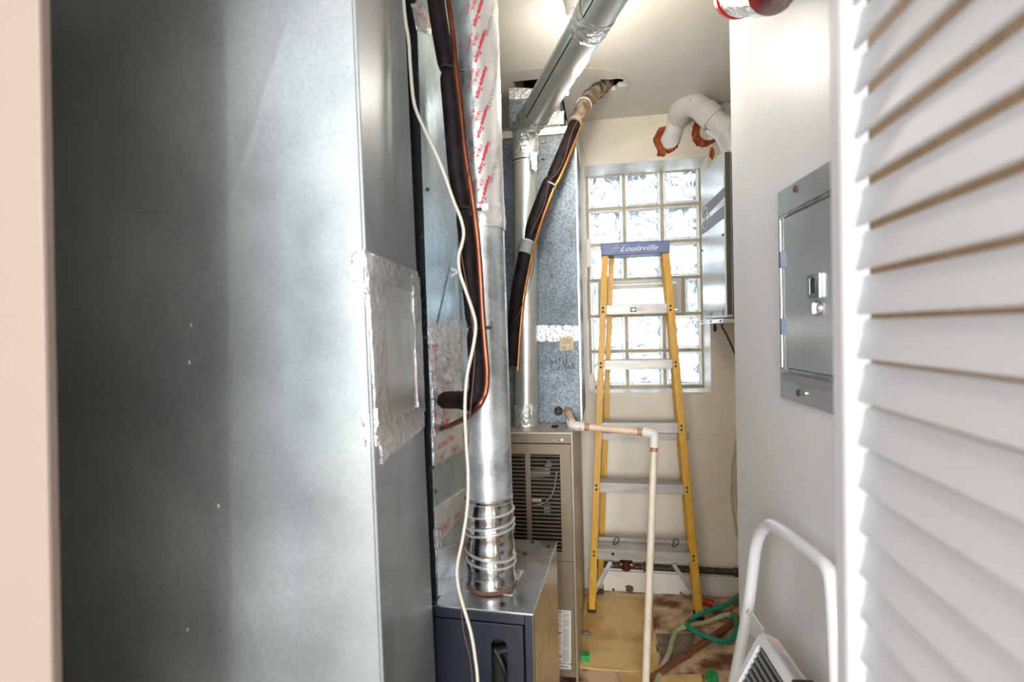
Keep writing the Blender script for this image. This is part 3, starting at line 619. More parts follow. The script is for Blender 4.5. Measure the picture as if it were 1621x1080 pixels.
for k, y in enumerate([-30, 45, 100, 155, 215, 270, 322]):
    z = pw(770, y-30).z
    for s_, dz_, th, sz, bo in [('Venture Tape', 0.006, 0.62, 0.0140, 0.0002), ('1581A', 0, 0.33, 0.012, 0), ('UL 181A-P', -0.002, 0.14, 0.009, 0), ('________', 0.006, 0.70, 0.0155, 0.0006)]:
        pr = MB(); cprint(pr, s_, z+dz_, th, sz, rs, bold=bo); obj('red_lettering' if s_[0] != '_' else 'red_underline', pr, M['red'], pipe)
    if k % 2: pg = MB(); cprint(pg, 'COLD WEATHER', z, 1.12, 0.012, rs); obj('grey_lettering', pg, M['greyprint'], pipe)
for x, y in [(800, 775), (738, 756), (816, 796)]:
    c = pw(x, y)
obj('screw', MB().rod(cmap(pw(0, 773).z, 0.55, RP), cmap(pw(0, 773).z, 0.55, RP+0.004), 0.004, 8), M['hinge'], pipe)
pr = MB(); cprint(pr, 'AmeriVent 3', pw(780, 905).z, -0.35, 0.010, 0.0, r=RP*1.02+0.004); cprint(pr, '50', pw(780, 898).z, 0.55, 0.014, 0.0, r=RP*1.02+0.004, bold=0.0004); obj('stamped_lettering', pr, M['greyprint'], pipe)
pr = MB(); cprint(pr, '.:. 300', pw(780, 915).z, 0.0, 0.010, 0.0, r=RP*1.02+0.004); obj('stamped_lettering', pr, M['greyprint'], pipe)

# ------------------------------------------------------------------ black insulated line, copper line, cables
def path(pts, dep, n=6): return spline([at(x, y, d_ if d_ else dep) for x, y, d_ in [(p+(None,))[:3] for p in pts]], n)
line1 = thing('insulated_line', 'thick black foam insulated line tied to the copper tube in front of the duct', 'pipe', at(751, 640, 1.15))
p1 = [(688, -80), (690, 0), (706, 100), (710, 125), (717, 200), (723, 270), (733, 330), (738, 360), (741, 400), (745, 450), (751, 510), (753, 540), (756, 590), (755, 620), (744, 634), (722, 634, 1.20), (703, 634, 1.24)]
pp = path(p1, 1.13)
nP = len(pp); rad = []
ties = [at(709, 112, 1.13), at(736, 332, 1.13), at(752, 519, 1.13)]
for p_ in pp:
    r_ = 0.0190
    for t_ in ties:
        d_ = abs((p_-t_).length); r_ -= 0.0055*math.exp(-(d_/0.012)**2)
    rad.append(r_)
obj('foam_sleeve', MB().tube(pp, rad, 16), M['foam'], line1, smooth=True)
obj('duct_stub', MB().tube([at(752, 640, 1.15), at(733, 634, 1.17), at(705, 632, 1.235)], [0.019, 0.021, 0.018], 14), M['foamr'], line1, smooth=True, label='dark taped stub going into the duct')
obj('stub_tube', MB().tube([at(712, 634, 1.215), at(690, 637, 1.27)], 0.008, 10), M['hinge'], line1, smooth=True)
def tie(name, c, r, axis, parent, m=None, rt=0.0022, k=24, tail=None):
    axis = axis.normalized(); a = axis.orthogonal().normalized(); b = axis.cross(a)
    mb = MB().tube([c+a*(r*math.cos(2*math.pi*i/k))+b*(r*math.sin(2*math.pi*i/k)) for i in range(k+1)], rt, 6, cap=False)
    if tail: mb.tube([c+tail*r, c+tail*(r+0.012)], rt*1.6, 6)
    return obj(name, mb, m or M['rubber'], parent, smooth=True)
for t_ in ties: tie('zip_tie', t_+fw*(-0.003)+cr*0.004, 0.0205, V((0.15, 0, 1)), line1, tail=cr)
cop = path([(700, -80), (710, 0), (718, 60), (722, 110), (729, 170), (736, 240), (744, 290), (750, 330), (756, 380), (760, 430), (764, 500), (768, 550), (771, 590), (768, 622), (756, 645), (738, 661, 1.17), (716, 672, 1.22), (698, 679, 1.265)], 1.10)
tag(obj('copper_line', MB().tube(cop, 0.0062, 10), M['copper'], smooth=True), 'long brown copper tube curving left into the duct beside the black foam line', 'pipe')
c2_ = path([(702, -80), (714, 20), (722, 80), (733, 170), (738, 230), (742, 262), (740, 300)], 1.095)
tag(obj('red_wire', MB().tube(c2_, 0.0016, 6), M['copper'], smooth=True), 'thin reddish wire looping beside the top of the copper tube', 'wire')
wc = path([(636, -40), (641, 25), (647, 65), (650, 110), (656, 165), (672, 205), (690, 243), (703, 275), (718, 318), (729, 345), (734, 368), (731, 388), (726, 406), (728, 432), (738, 462), (750, 498), (753, 520), (749, 550), (739, 598), (736, 650), (738, 700), (741, 750), (740, 800), (733, 850), (724, 895), (725, 925), (733, 958), (745, 1000), (752, 1040), (757, 1100), (760, 1300)], 1.07)
tag(obj('white_cable', MB().tube(wc, 0.0034, 10), M['cable'], smooth=True), 'off-white cable winding down in front of the black line to below the navy cabinet', 'cable')
bw_ = path([(728, 385), (733, 420), (742, 470), (751, 540), (750, 590), (744, 660), (740, 740), (742, 800), (735, 850), (732, 900), (730, 950), (734, 1000), (745, 1050), (749, 1120), (752, 1300)], 1.078)
tag(obj('brown_wire', MB().tube(bw_, 0.0013, 6), M['wire'], smooth=True), 'thin dark brown wire hanging beside the off-white cable', 'wire')
cfm = MB()
for sgn in (-1, 1):
    a = at(727, 432, 1.065); cfm.slab([a, a+V((0, 0, 0.004)), a-cr*0.016+cu*(0.007*sgn+0.004), a-cr*0.016+cu*(0.007*sgn-0.003)], -fw, 0.002)
tag(obj('cable_clip', cfm, M['rivet']), 'small dark winged clip on the off-white cable', 'clip')

# ------------------------------------------------------------------ rear furnace (taupe) and duct above
RV = 1.86; RU1 = B.uv(PV(B, RV).hit(908, 800))[0]; RU0 = RU1-0.42; PRF = PV(B, RV)
RZ = PRF.hit(865, 686).z; RVB = 2.56
rf = thing('furnace', 'tall taupe furnace with louvred front panel behind the navy cabinet', 'furnace', B.pt((RU0+RU1)/2, 2.2, 0))
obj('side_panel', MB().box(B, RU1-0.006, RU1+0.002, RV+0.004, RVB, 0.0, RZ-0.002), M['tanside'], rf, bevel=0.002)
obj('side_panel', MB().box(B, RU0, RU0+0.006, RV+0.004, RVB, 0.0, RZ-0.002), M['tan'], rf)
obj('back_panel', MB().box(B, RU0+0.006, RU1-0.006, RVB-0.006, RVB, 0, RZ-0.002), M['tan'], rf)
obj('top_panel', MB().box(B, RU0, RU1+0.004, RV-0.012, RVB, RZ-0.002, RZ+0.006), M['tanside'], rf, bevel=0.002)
def RF(px, py): a = B.uv(PRF.hit(px, py)); return (a[0], a[2])
slots = []; ptop = RF(865, 703)[1]; pmid = RF(870, 887)[1]
L0, L1 = RF(819, 790)[0], RF(833, 790)[0]; Q0, Q1 = RF(841, 790)[0], RF(888, 790)[0]; LX0 = L1-(Q1-Q0)
zt_, zb_ = RF(860, 719)[1], RF(860, 872)[1]
panel_r = RF(905, 790)[0]
obj('upper_panel', MB().plate(lambda a, b, w_: B.pt(a, RV-0.004+w_, b), [(RU0+0.01, pmid+0.001), (panel_r, pmid+0.001), (panel_r, ptop), (RU0+0.01, ptop)],
    [[(LX0, zb_), (L1, zb_), (L1, zt_), (LX0, zt_)], [(Q0, zb_), (Q1, zb_), (Q1, zt_), (Q0, zt_)]], 0.004), M['tan'], rf, bevel=0.001)
obj('lower_panel', MB().box(B, RU0+0.01, panel_r, RV-0.003, RV+0.001, 0.05, pmid-0.002), M['tan'], rf, bevel=0.001)
obj('header_strip', MB().box(B, RU0+0.002, panel_r+0.001, RV-0.003, RV+0.004, ptop+0.003, RZ-0.003), M['tan'], rf, bevel=0.001)
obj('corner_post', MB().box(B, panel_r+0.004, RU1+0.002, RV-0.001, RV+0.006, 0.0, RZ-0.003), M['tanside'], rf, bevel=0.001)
obj('interior_shade_sheet', MB().box(B, RU0+0.008, RU1-0.008, RV+0.16, RV+0.17, 0.02, RZ-0.01), M['dark'], rf)  # black sheet painted as the shaded depth behind the louvres
NS = 25; s0 = None
for (a0, a1) in ((LX0, L1), (Q0, Q1)):
    for k in range(NS):
        zc_ = zb_+(zt_-zb_)*(k+0.5)/NS
        if s0 is None:
            m_ = MB(); c = []
            for v_, z_ in [(-0.003, -0.0015), (-0.003, -0.0007), (0.005, 0.0019), (0.005, 0.0011)]: c.append((v_, z_))
            vs = [B.r*0+B.d*v_+V((0, 0, z_)) for v_, z_ in c]+[B.r*(a1-a0)+B.d*v_+V((0, 0, z_)) for v_, z_ in c]
            m_.add(vs, [[0, 1, 2, 3], [7, 6, 5, 4]]+[[i, (i+1) % 4, 4+(i+1) % 4, 4+i] for i in range(4)])
            s0 = obj('slat', m_, M['tan']); sl = s0
        else: sl = s0.copy(); COL.objects.link(sl)
        sl.parent = rf; sl.location = B.pt(a0, RV, zc_)-rf.location
ins = MB(); Pin = PV(B, RV+0.09)
ins.tube(spline([Pin.hit(*p) for p in [(842, 800), (860, 797), (875, 780), (882, 745)]]), 0.0022, 6)
obj('burner_wire', ins, M['cable'], rf, smooth=True)
ins = MB().tube([Pin.hit(840, 750), Pin.hit(872, 747)], 0.018, 12).tube([Pin.hit(864, 745), Pin.hit(872, 730)], 0.014, 12)
obj('gas_fitting', MB().tube([Pin.hit(862, 806), Pin.hit(872, 806)], 0.02, 12), M['greyp'], rf, smooth=True)
obj('gas_valve', ins, M['greyp'], rf, smooth=True, label='grey gas valve and pipe behind the louvres')
obj('inner_sticker', MB().slab([Pin.hit(*p) for p in [(842, 790), (857, 790), (857, 796), (842, 796)]], -B.d, 0.002), M['paper'], rf)
for x, m_ in ((878, 'tagp'), (890, 'pvc')):
    a = PRF.hit(x, 696); obj('knob', MB().tube([a, a-B.d*0.010, a-B.d*0.013], [0.0055, 0.0055, 0.003], 12), M[m_], rf, smooth=True)
# printed label low on the furnace
PLb = PV(B, RV-0.0035); lab = obj('label_sheet', MB().slab([PLb.hit(*p) for p in [(860, 964), (904, 967), (904, 1060), (860, 1058)]], -B.d, 0.0006), M['paper'], rf, label='cream printed instruction label')
pr = MB(); PLc = PV(B, RV-0.0043); rs = random.Random(3)
for cx0, cx1 in ((884, 889), (891, 902)):
    y = 969
    while y < 1048:
        if rs.random() < 0.85:
            q = [PLc.hit(x_, y_) for x_, y_ in [(cx0+0.4, y), (cx1-rs.uniform(0, 2.0), y), (cx1-0.8, y+0.8), (cx0+0.4, y+0.8)]]; q[2] = V((q[1].x, q[1].y, q[2].z)); q[3] = V((q[0].x, q[0].y, q[3].z)); pr.add(q, [[0, 1, 2, 3]])
        y += 1.9
obj('fine_print', pr, M['greyprint'], lab)
pr = MB()
for y in (968, 1001, 1038): q = [PLc.hit(x_, y_) for x_, y_ in [(884, y), (889, y), (889, y+2.2), (884, y+2.2)]]; pr.add(q, [[0, 1, 2, 3]])
obj('red_heading', pr, M['red'], lab)
pr = MB()
def onp(plane, px, py, r_=None):
    a = plane.hit(px, py); r_ = r_ or B.r; return lambda x, y: a+r_*x+V((0, 0, y))
text_mb(pr, 'FOR YOUR SAFETY', onp(PLc, 884, 1051), 0.0065, bold=0.0002); text_mb(pr, 'READ FIRST', onp(PLc, 885, 1056), 0.0065, bold=0.0002); obj('heading_print', pr, M['blackp'], lab)

DV = 2.035; PDu = PV(B, DV)
DU1 = B.uv(PDu.hit(916, 450))[0]; DU0 = DU1-0.34
dz1 = PDu.hit(870, 214).z
d3 = thing('plenum_duct', 'speckled grey galvanised plenum with handwriting standing on the taupe furnace', 'duct', B.pt((DU0+DU1)/2, DV+0.2, RZ+0.006))
zj = PDu.hit(880, 525).z
obj('upper_body', MB().box(B, DU0, DU1, DV, DV+0.42, zj, dz1), M['galvs'], d3, bevel=0.002)
obj('lower_body', MB().box(B, DU0, DU1, DV-0.004, DV+0.42, RZ+0.006, zj), M['galvs'], d3, bevel=0.002)
obj('top_flange', MB().box(B, DU0, DU1+0.004, DV-0.006, DV+0.42, dz1, dz1+0.028), M['trim'], d3, bevel=0.002, label='pale flange on top')
ru = B.uv(PDu.hit(886, 170))[0]
PN = PV(B, DV+0.02); nu0 = B.uv(PN.hit(806, 170))[0]; nzt = PN.hit(850, 140).z
obj('riser_neck', MB().box(B, nu0, ru, DV+0.02, DV+0.36, dz1+0.028, nzt), M['galvs'], d3)
obj('neck_tape', MB().grid([PV(B, DV+0.02).hit(*p) for p in [(806, 140), (900, 140), (900, 152), (806, 158)]], -B.d, 16, 5, 0.003, 0.004, 40).grid([PV(B, DV+0.02).hit(*p) for p in [(855, 178), (893, 176), (893, 197), (855, 198)]], -B.d, 12, 5, 0.003, 0.004, 40, seed=2), M['foil'], d3, smooth=True)
PDt = PV(B, DV-0.004)
obj('foil_tape', MB().grid([PDt.hit(*p) for p in [(847, 515), (917, 516), (917, 541), (847, 541)]], -B.d, 26, 8, 0.002, 0.004, 45), M['foil'], d3, smooth=True)
obj('edge_tape', MB().box(B, DU1-0.004, DU1+0.003, DV-0.005, DV+0.05, RZ+0.01, dz1), M['foilw'], d3, bevel=0.001, label='pale tape along the right corner')
tg = obj('paper_tag', MB().slab([PDt.hit(*p, 0.006) for p in [(886, 534), (908, 533), (908, 554), (886, 555)]], -B.d, 0.0008), M['tagp'], d3, label='yellowed inspection tag')
pr = MB(); Pt2 = PV(B, DV-0.0115)
for y in (537, 540, 543): pr.add([Pt2.hit(x_, y_) for x_, y_ in [(889, y), (905, y), (905, y+1), (889, y+1)]], [[0, 1, 2, 3]])
for x in (890, 894.5): 
    c = Pt2.hit(x, 551); pr.add([c+B.r*(0.004*math.cos(k*0.785))+V((0, 0, 0.004*math.sin(k*0.785))) for k in range(8)], [list(range(8))])
obj('tag_print', pr, M['greyprint'], tg)
# handwriting in marker
GL = {'2': [[(0, .8), (.3, 1), (.6, .8), (.1, 0), (.7, 0)]], 'n': [[(0, 0), (0, .6), (.1, .4), (.3, .6), (.45, .4), (.45, 0)]], 'd': [[(.45, 1), (.45, 0), (.1, 0), (0, .3), (.2, .55), (.45, .4)]],
      'F': [[(.05, 0), (0, 1), (.6, 1)], [(.02, .55), (.4, .55)]], 'l': [[(0, 1), (.05, 0), (.3, 0)]], 'R': [[(0, 0), (0, 1), (.4, .95), (.45, .7), (.05, .5), (.5, 0)]],
      'e': [[(0, .3), (.4, .35), (.3, .6), (.05, .5), (.05, .1), (.4, 0)]], 'a': [[(.4, .5), (.1, .55), (0, .15), (.2, 0), (.4, .4), (.45, 0)]], 'r': [[(0, .6), (.03, 0)], [(0, .35), (.3, .6)]],
      '/': [[(0, -.15), (.5, 1.1)]], 'B': [[(0, 0), (.05, 1), (.45, .9), (.4, .6), (.05, .5), (.5, .35), (.45, .05), (0, 0)]], 'c': [[(.4, .5), (.1, .5), (0, .2), (.4, 0)]], 'k': [[(0, 1), (.02, 0)], [(.4, .6), (.05, .3), (.45, 0)]], ' ': []}
hw = MB()
for s_, x0, y0, x1, y1, h in [('2nd FlR', 868, 578, 901, 574, 0.023), ('Rear/Back', 873, 587, 911, 583, 0.022)]:
    a, b = PDt.hit(x0, y0, 0.0004), PDt.hit(x1, y1, 0.0004); d_ = (b-a).normalized(); tw = sum(0.85 if ch != ' ' else 0.5 for ch in s_); sx = (b-a).length/tw; cx = 0
    for ch in s_:
        for stk in GL[ch]: hw.tube([a+d_*(cx+q[0]*sx*1.1)+V((0, 0, q[1]*h)) for q in stk], 0.0011, 5)
        cx += sx*(0.85 if ch != ' ' else 0.5)
obj('handwriting', hw, M['blackp'], d3)
c = PDt.hit(884, 651); obj('knockout_hole', MB().rod(c, c-B.d*0.002, 0.0175, 24), M['dark'], d3, label='round dark knockout with a brown screw')
obj('port_screw', MB().slab([c+B.r*a+V((0, 0, b))-B.d*0.002 for a, b in [(-0.012, -0.002), (0.012, -0.002), (0.012, 0.002), (-0.012, 0.002)]], -B.d, 0.002).slab([c+B.r*a+V((0, 0, b))-B.d*0.002 for a, b in [(-0.002, -0.012), (0.002, -0.012), (0.002, 0.012), (-0.002, 0.012)]], -B.d, 0.002), M['rust'], d3)
for x, y in [(913, 560), (913, 638), (860, 225), (912, 300)]:
    c = PDt.hit(x, y); obj('screw', MB().rod(c, c-B.d*0.003, 0.0035, 8), M['tagp'], d3)
obj('slot_cover', MB().box(B, B.uv(PV(B, 1.97).hit(874, 673))[0], B.uv(PV(B, 1.97).hit(884, 673))[0], 1.93, 1.98, RZ+0.006, RZ+0.008), M['dark'], rf)

# rear vent pipe: vertical, elbow, long slanting length
Rv = 1.972; PRv = PV(B, Rv)
rp = thing('slanting_vent_pipe', 'galvanised vent pipe rising from the taupe furnace and slanting up right across the ceiling', 'pipe', PRv.hit(833, 668))
v0 = PRv.hit(833, 672); v0.z = RZ+0.006; v1 = PRv.hit(831, 225)
obj('vertical_pipe', MB().tube([v0, v1], 0.0435, 32), M['galvr'], rp, smooth=True)
e1 = PRv.hit(833, 200); g0 = at(845, 186, 1.86); g1 = at(938, 30, 1.36); gd = (g1-g0).normalized(); g2 = g0+gd*(g1-g0).length*1.55
v1b = PRv.hit(831, 215)
obj('elbow', MB().tube(spline([PRv.hit(831, 262), v1b, e1+V((0.004, -0.006, 0.012)), g0, g0+gd*0.04], 6), [0.046]*25, 32), M['galvr'], rp, smooth=True)
for t_, c, ax in [(0, PRv.hit(832, 207), V((0.1, 0, 1))), (1, PRv.hit(833, 199), V((0.3, -0.3, 1))), (2, PRv.hit(835, 193), gd+V((0, 0, 1)))]:
    tie('bead_ring', c, 0.050, ax, rp, M['galvr'], 0.004, 32)
obj('slanting_pipe', MB().tube([g0+gd*0.01, g2], 0.050, 36), M['galvr'], rp, smooth=True)
up_ = V((0, 0, 1)); sdn = gd.cross(up_).normalized(); 
ee = (EYE-(g0+g2)*0.5); ee = (ee-gd*ee.dot(gd)).normalized(); le = gd.cross(ee).normalized()
if le.dot(cr) > 0: le = -le
so = (ee*math.cos(0.45)+le*math.sin(0.45))*0.0495
obj('pipe_seam', MB().tube([g0+gd*0.03+so, g2+so], 0.0022, 8), M['rivet'], rp, smooth=True, label='dark lengthwise lock seam')
obj('ceiling_elbow', MB().tube(spline([g2-gd*0.02, g2+gd*0.05, g2+gd*0.09+V((0, 0, 0.03)), V(((g2+gd*0.10).x, (g2+gd*0.10).y, CZ+0.01))], 6), 0.051, 32), M['galvr'], rp, smooth=True)
def wraptape(name, c0, c1, r, seed, amp=0.004, a0=0, a1=2*math.pi, nu=40, nv=8, parent=rp, m=None):
    d_ = (c1-c0).normalized(); a = d_.orthogonal().normalized(); b = d_.cross(a); mb = MB(); vs = []
    for j in range(nv+1):
        for i in range(nu+1):
            th = a0+(a1-a0)*i/nu; q = V((math.cos(th)*2, math.sin(th)*2, j*0.35+seed))
            rr_ = r+(amp*abs(noise.noise(q*3.0)) if 0 < j < nv else 0); jj = (j/nv)+(0.05*noise.noise(q*2) if j in (0, nv) else 0)
            vs.append(c0+(c1-c0)*jj+a*(rr_*math.cos(th))+b*(rr_*math.sin(th)))
    mb.add(vs, [[j*(nu+1)+i, j*(nu+1)+i+1, (j+1)*(nu+1)+i+1, (j+1)*(nu+1)+i] for j in range(nv) for i in range(nu)])
    return obj(name, mb, m or M['foil'], parent, smooth=True, angle=50)
gm = g0+gd*(g1-g0).length*0.93
wraptape('foil_tape', gm, gm+gd*0.075, 0.0515, 1); wraptape('foil_tape', g0-gd*0.0, g0+gd*0.045, 0.0515, 2)
wraptape('foil_tape', PRv.hit(832, 248), PRv.hit(832, 213), 0.0475, 3, 0.006); wraptape('foil_tape', v0+V((0, 0, 0.001)), v0+V((0, 0, 0.085)), 0.0455, 4, 0.004)
obj('tape_tail', MB().grid([PV(B, Rv-0.046).hit(*p) for p in [(838, 240), (851, 240), (849, 272), (841, 268)]], -B.d, 8, 12, 0.002, 0.003, 40), M['foil'], rp, smooth=True)
tie('pipe_clamp', PRv.hit(832, 256), 0.048, V((0, 0, 1)), rp, M['rivet'], 0.002)
obj('screw', MB().rod(PRv.hit(857, 252), PRv.hit(862, 252), 0.004, 8), M['rivet'], rp)

# black line from the ceiling hole
l2 = thing('hanging_line', 'black insulated line dropping from the ragged ceiling hole past the slanting pipe', 'pipe', at(816, 520, 1.72))
q2 = path([(962, 128, 2.26), (950, 140, 2.17), (930, 158, 2.10), (915, 185, 2.02), (904, 212, 1.96), (890, 246, 1.90), (876, 278, 1.86), (868, 292, 1.85), (857, 320, 1.83), (846, 350, 1.81), (838, 378, 1.80), (832, 400, 1.79), (825, 435, 1.78), (819, 470, 1.77), (814, 520, 1.76), (810, 580, 1.75)], 1)
obj('foam_sleeve', MB().tube(q2[14:], [0.0235-0.006*math.exp(-((i-24)/2.0)**2)-0.006*math.exp(-((i-46)/2.0)**2) for i in range(len(q2)-14)], 16), M['foam'], l2, smooth=True)
obj('wrapped_end', MB().tube(q2[:22], [0.030+0.003*math.sin(i*1.9) for i in range(14)]+[0.027+0.002*math.sin(i*2.2) for i in range(8)], 14), mat('dusty_wrap', (0.34, 0.27, 0.20), 0.8, col2=(0.05, 0.03, 0.02), nscale=26, bump=0.5, ramp=(0.42, 0.62)), l2, smooth=True, label='dusty beige wrapped upper end')
cl2 = [p_+cr*0.020-cu*0.014-fw*0.010 for p_ in q2[8:]]
obj('copper_tube', MB().tube(cl2, 0.0055, 10), M['orange'], l2, smooth=True)
obj('wire', MB().tube([p_+cr*(0.008+0.006*math.sin(i*0.35))-fw*0.026 for i, p_ in enumerate(q2[10:60])], 0.0013, 6), M['wire'], l2, smooth=True)
wq = [at(x, y, 1.74) for x, y in [(878, 292), (874, 320), (866, 345), (860, 360), (848, 375), (843, 395), (845, 420), (838, 450), (828, 480), (818, 505)]]
obj('wire', MB().tube(spline(wq), 0.0012, 6), M['wire'], l2, smooth=True)
for (x, y, d_) in [(868, 294, 1.85), (835, 384, 1.80)]:
    tie('zip_tie', at(x+2, y, d_), 0.024, (at(848, 345, 1.8)-at(868, 294, 1.82)), l2, M['pvc'], 0.0022)
tie('zip_tie', q2[14], 0.030, q2[15]-q2[13], l2, M['pvc'], 0.0020)
c = at(833, 393, 1.79); ld = (at(838, 378, 1.80)-at(829, 408, 1.79)).normalized()
obj('grey_band', MB().tube([c-ld*0.022, c+ld*0.022], 0.0245, 16), M['greyp'], l2, smooth=True, label='grey tape band')

# ceiling wire, bulb holder
hoop = []
for k in range(41):
    a = -0.2+k/40*5.2; hoop.append((935+62*math.cos(a), 131+24*math.sin(a)*-1))
hp = [Pc.hit(x, y, -0.003) for x, y in [(800, 116), (840, 109), (880, 106), (930, 108), (960, 110), (985, 118), (998, 132), (990, 146), (968, 154), (935, 155)]]
tag(obj('ceiling_wire', MB().tube(spline(hp, 8), 0.0013, 6), M['wirew'], smooth=True), 'thin cream wire looped across the ceiling around the ragged hole', 'wire')
bh = Pc.hit(907, -22); bl = thing('bulb_holder', 'cream ceiling bulb holder above the slanting pipe', 'light', bh)
def zt(z0, rs_, c=bh, seg=28): return MB().tube([V((c.x, c.y, CZ-z)) for z, r in rs_], [r for z, r in rs_], seg)
obj('holder_base', zt(0, [(0, 0.052), (0.018, 0.050), (0.03, 0.034), (0.055, 0.026), (0.075, 0.024)]), M['latchp'], bl, smooth=True)
obj('socket_ring', zt(0, [(0.075, 0.019), (0.09, 0.018)]), M['pvc'], bl, smooth=True)
obj('bulb', zt(0, [(0.09, 0.015), (0.105, 0.020), (0.125, 0.029), (0.145, 0.031), (0.165, 0.027), (0.178, 0.014), (0.181, 0.002)]), M['bulb'], bl, smooth=True)
bpy.data.objects['closet_bulb_light'].location = V((bh.x, bh.y, CZ-0.24))
tag(obj('wall_wire', MB().tube(spline([Pback.hit(x, y, 0.003) for x, y in [(918, 205), (921, 228), (925, 245), (928, 262)]]), 0.0013, 6), M['wirew'], smooth=True), 'thin cream wire hanging at the upper left corner of the window', 'wire')

# ------------------------------------------------------------------ white drain pipe
dp = thing('drain_pipe', 'cream plastic drain pipe from the plenum down to the floor before the stepladder', 'pipe', at(1022, 1100, 1.88))
a0 = PDt.hit(899, 650); 
J1 = at(905, 674, 1.93); J2 = at(1036, 686, 1.90); J3 = PZ(0.0).hit(1021, 1110)
obj('short_pipe', MB().tube([a0, J1+V((0, 0, 0.012))], 0.0125, 16), M['cpvcp'], dp, smooth=True)
obj('primer_ring', MB().tube([a0, a0+(J1-a0)*0.25], 0.0165, 16), M['primer'], dp, smooth=True)
hd_ = (J2-J1).normalized(); dn = (J3-J2).normalized()
obj('horizontal_pipe', MB().tube([J1, J2], 0.0127, 18), M['cpvcp'], dp, smooth=True, label='peach stained horizontal length')
obj('vertical_pipe', MB().tube([J2, J3], 0.0132, 18), M['cpvc'], dp, smooth=True)
for nm, a, b, c in [('elbow_fitting', J1+(a0-J1).normalized()*0.03, J1, J1+hd_*0.045), ('elbow_fitting', J2-hd_*0.045, J2, J2+dn*0.05)]:
    obj(nm, MB().tube([a, b+(a-b)*0.45]+spline([b+(a-b)*0.4, b+(a-b)*0.08+(c-b)*0.08, b+(c-b)*0.4], 5)[1:-1]+[b+(c-b)*0.45, c], 0.0180, 18), M['fitting'], dp, smooth=True)
for a, d_ in [(J1+hd_*0.045, hd_), (J2-hd_*0.063, hd_), (J2+dn*0.048, dn)]:
    obj('primer_ring', MB().tube([a, a+d_*0.018], 0.0137, 18), M['primer'], dp, smooth=True)

# ------------------------------------------------------------------ stepladder
lv0 = B.uv(PZ(0).hit(936, 971))[1]; VT = lv0+0.10                 # front feet depth, top depth
PLd = pl3(B.pt(0, lv0, 0), B.pt(0.5, lv0, 0), B.pt(0, VT, 1.7))     # leaning plane of the front rails
lad = thing('stepladder', 'yellow fibreglass stepladder with aluminium steps and blue top, leaning by the window', 'ladder', PZ(0).hit(1022, 972))
def LP(px, py, off=0): return PLd.hit(px, py, off)
nL = PLd.n; upL = V((0, 0, 1))-nL*nL.z; upL.normalize()
def rail(mb, a, b, w_, dep, side, toward=None):      # C channel: front flange, web, rear flange; side +1 web on the right
    d_ = (b-a).normalized(); n = toward or nL; r_ = d_.cross(n).normalized()
    if r_.dot(B.r) < 0: r_ = -r_
    t_ = 0.005; o0 = -w_/2 if side < 0 else w_/2-t_
    for x0, x1, y0, y1 in [(-w_/2, w_/2, 0, t_), (o0, o0+t_, t_, dep), (-w_/2, w_/2, dep, dep+t_)]:
        q = [r_*x0-n*y0, r_*x1-n*y0, r_*x1-n*y1, r_*x0-n*y1]; mb.hexa([a+k for k in q]+[b+k for k in q])
fl0, fl1 = LP(937, 968), LP(958, 402); fr0, fr1 = LP(1107, 974), LP(1054, 399)
fl0 = fl0+(fl0-fl1)*(fl0.z/(fl1.z-fl0.z)); fr0 = fr0+(fr0-fr1)*(fr0.z/(fr1.z-fr0.z))
mb = MB(); rail(mb, fl0, fl1, 0.030, 0.055, -1); obj('front_rail', mb, M['fibre'], lad, bevel=0.0015)
mb = MB(); rail(mb, fr0, fr1, 0.032, 0.055, 1); obj('front_rail', mb, M['fibre'], lad, bevel=0.0015)
rv0 = VB-0.055
rl0, rl1 = B.pt(B.uv(fl0)[0]+0.035, rv0, 0.0), B.pt(B.uv(fl1)[0]+0.030, VT+0.075, fl1.z-0.01)
rr0, rr1 = B.pt(B.uv(fr0)[0]+0.012, rv0, 0.0), B.pt(B.uv(fr1)[0]-0.002, VT+0.075, fr1.z-0.01)
for a, b, s_ in ((rl0, rl1, -1), (rr0, rr1, 1)):
    mb = MB(); rail(mb, a, b, 0.026, 0.028, s_, -B.d); obj('rear_rail', mb, M['fibre'], lad, bevel=0.001)
    fo = MB().box(B, B.uv(a)[0]-0.018, B.uv(a)[0]+0.018, B.uv(a)[1]-0.004, B.uv(a)[1]+0.036, 0, 0.03); obj('rubber_foot', fo, M['rubber'], lad)
for a in (fl0, fr0):
    u_, v_, _ = B.uv(a); obj('rubber_foot', MB().box(B, u_-0.019, u_+0.019, v_-0.004, v_+0.062, 0, 0.016), M['rubber'], lad)
def rail_u(t0, t1, z):
    f_ = lambda a, b: a+(b-a)*((z-a.z)/(b.z-a.z)); return f_(t0, t1)
steps = [(482, 0.036), (570.5, 0.034), (670, 0.044), (766.5, 0.040), (873, 0.042)]
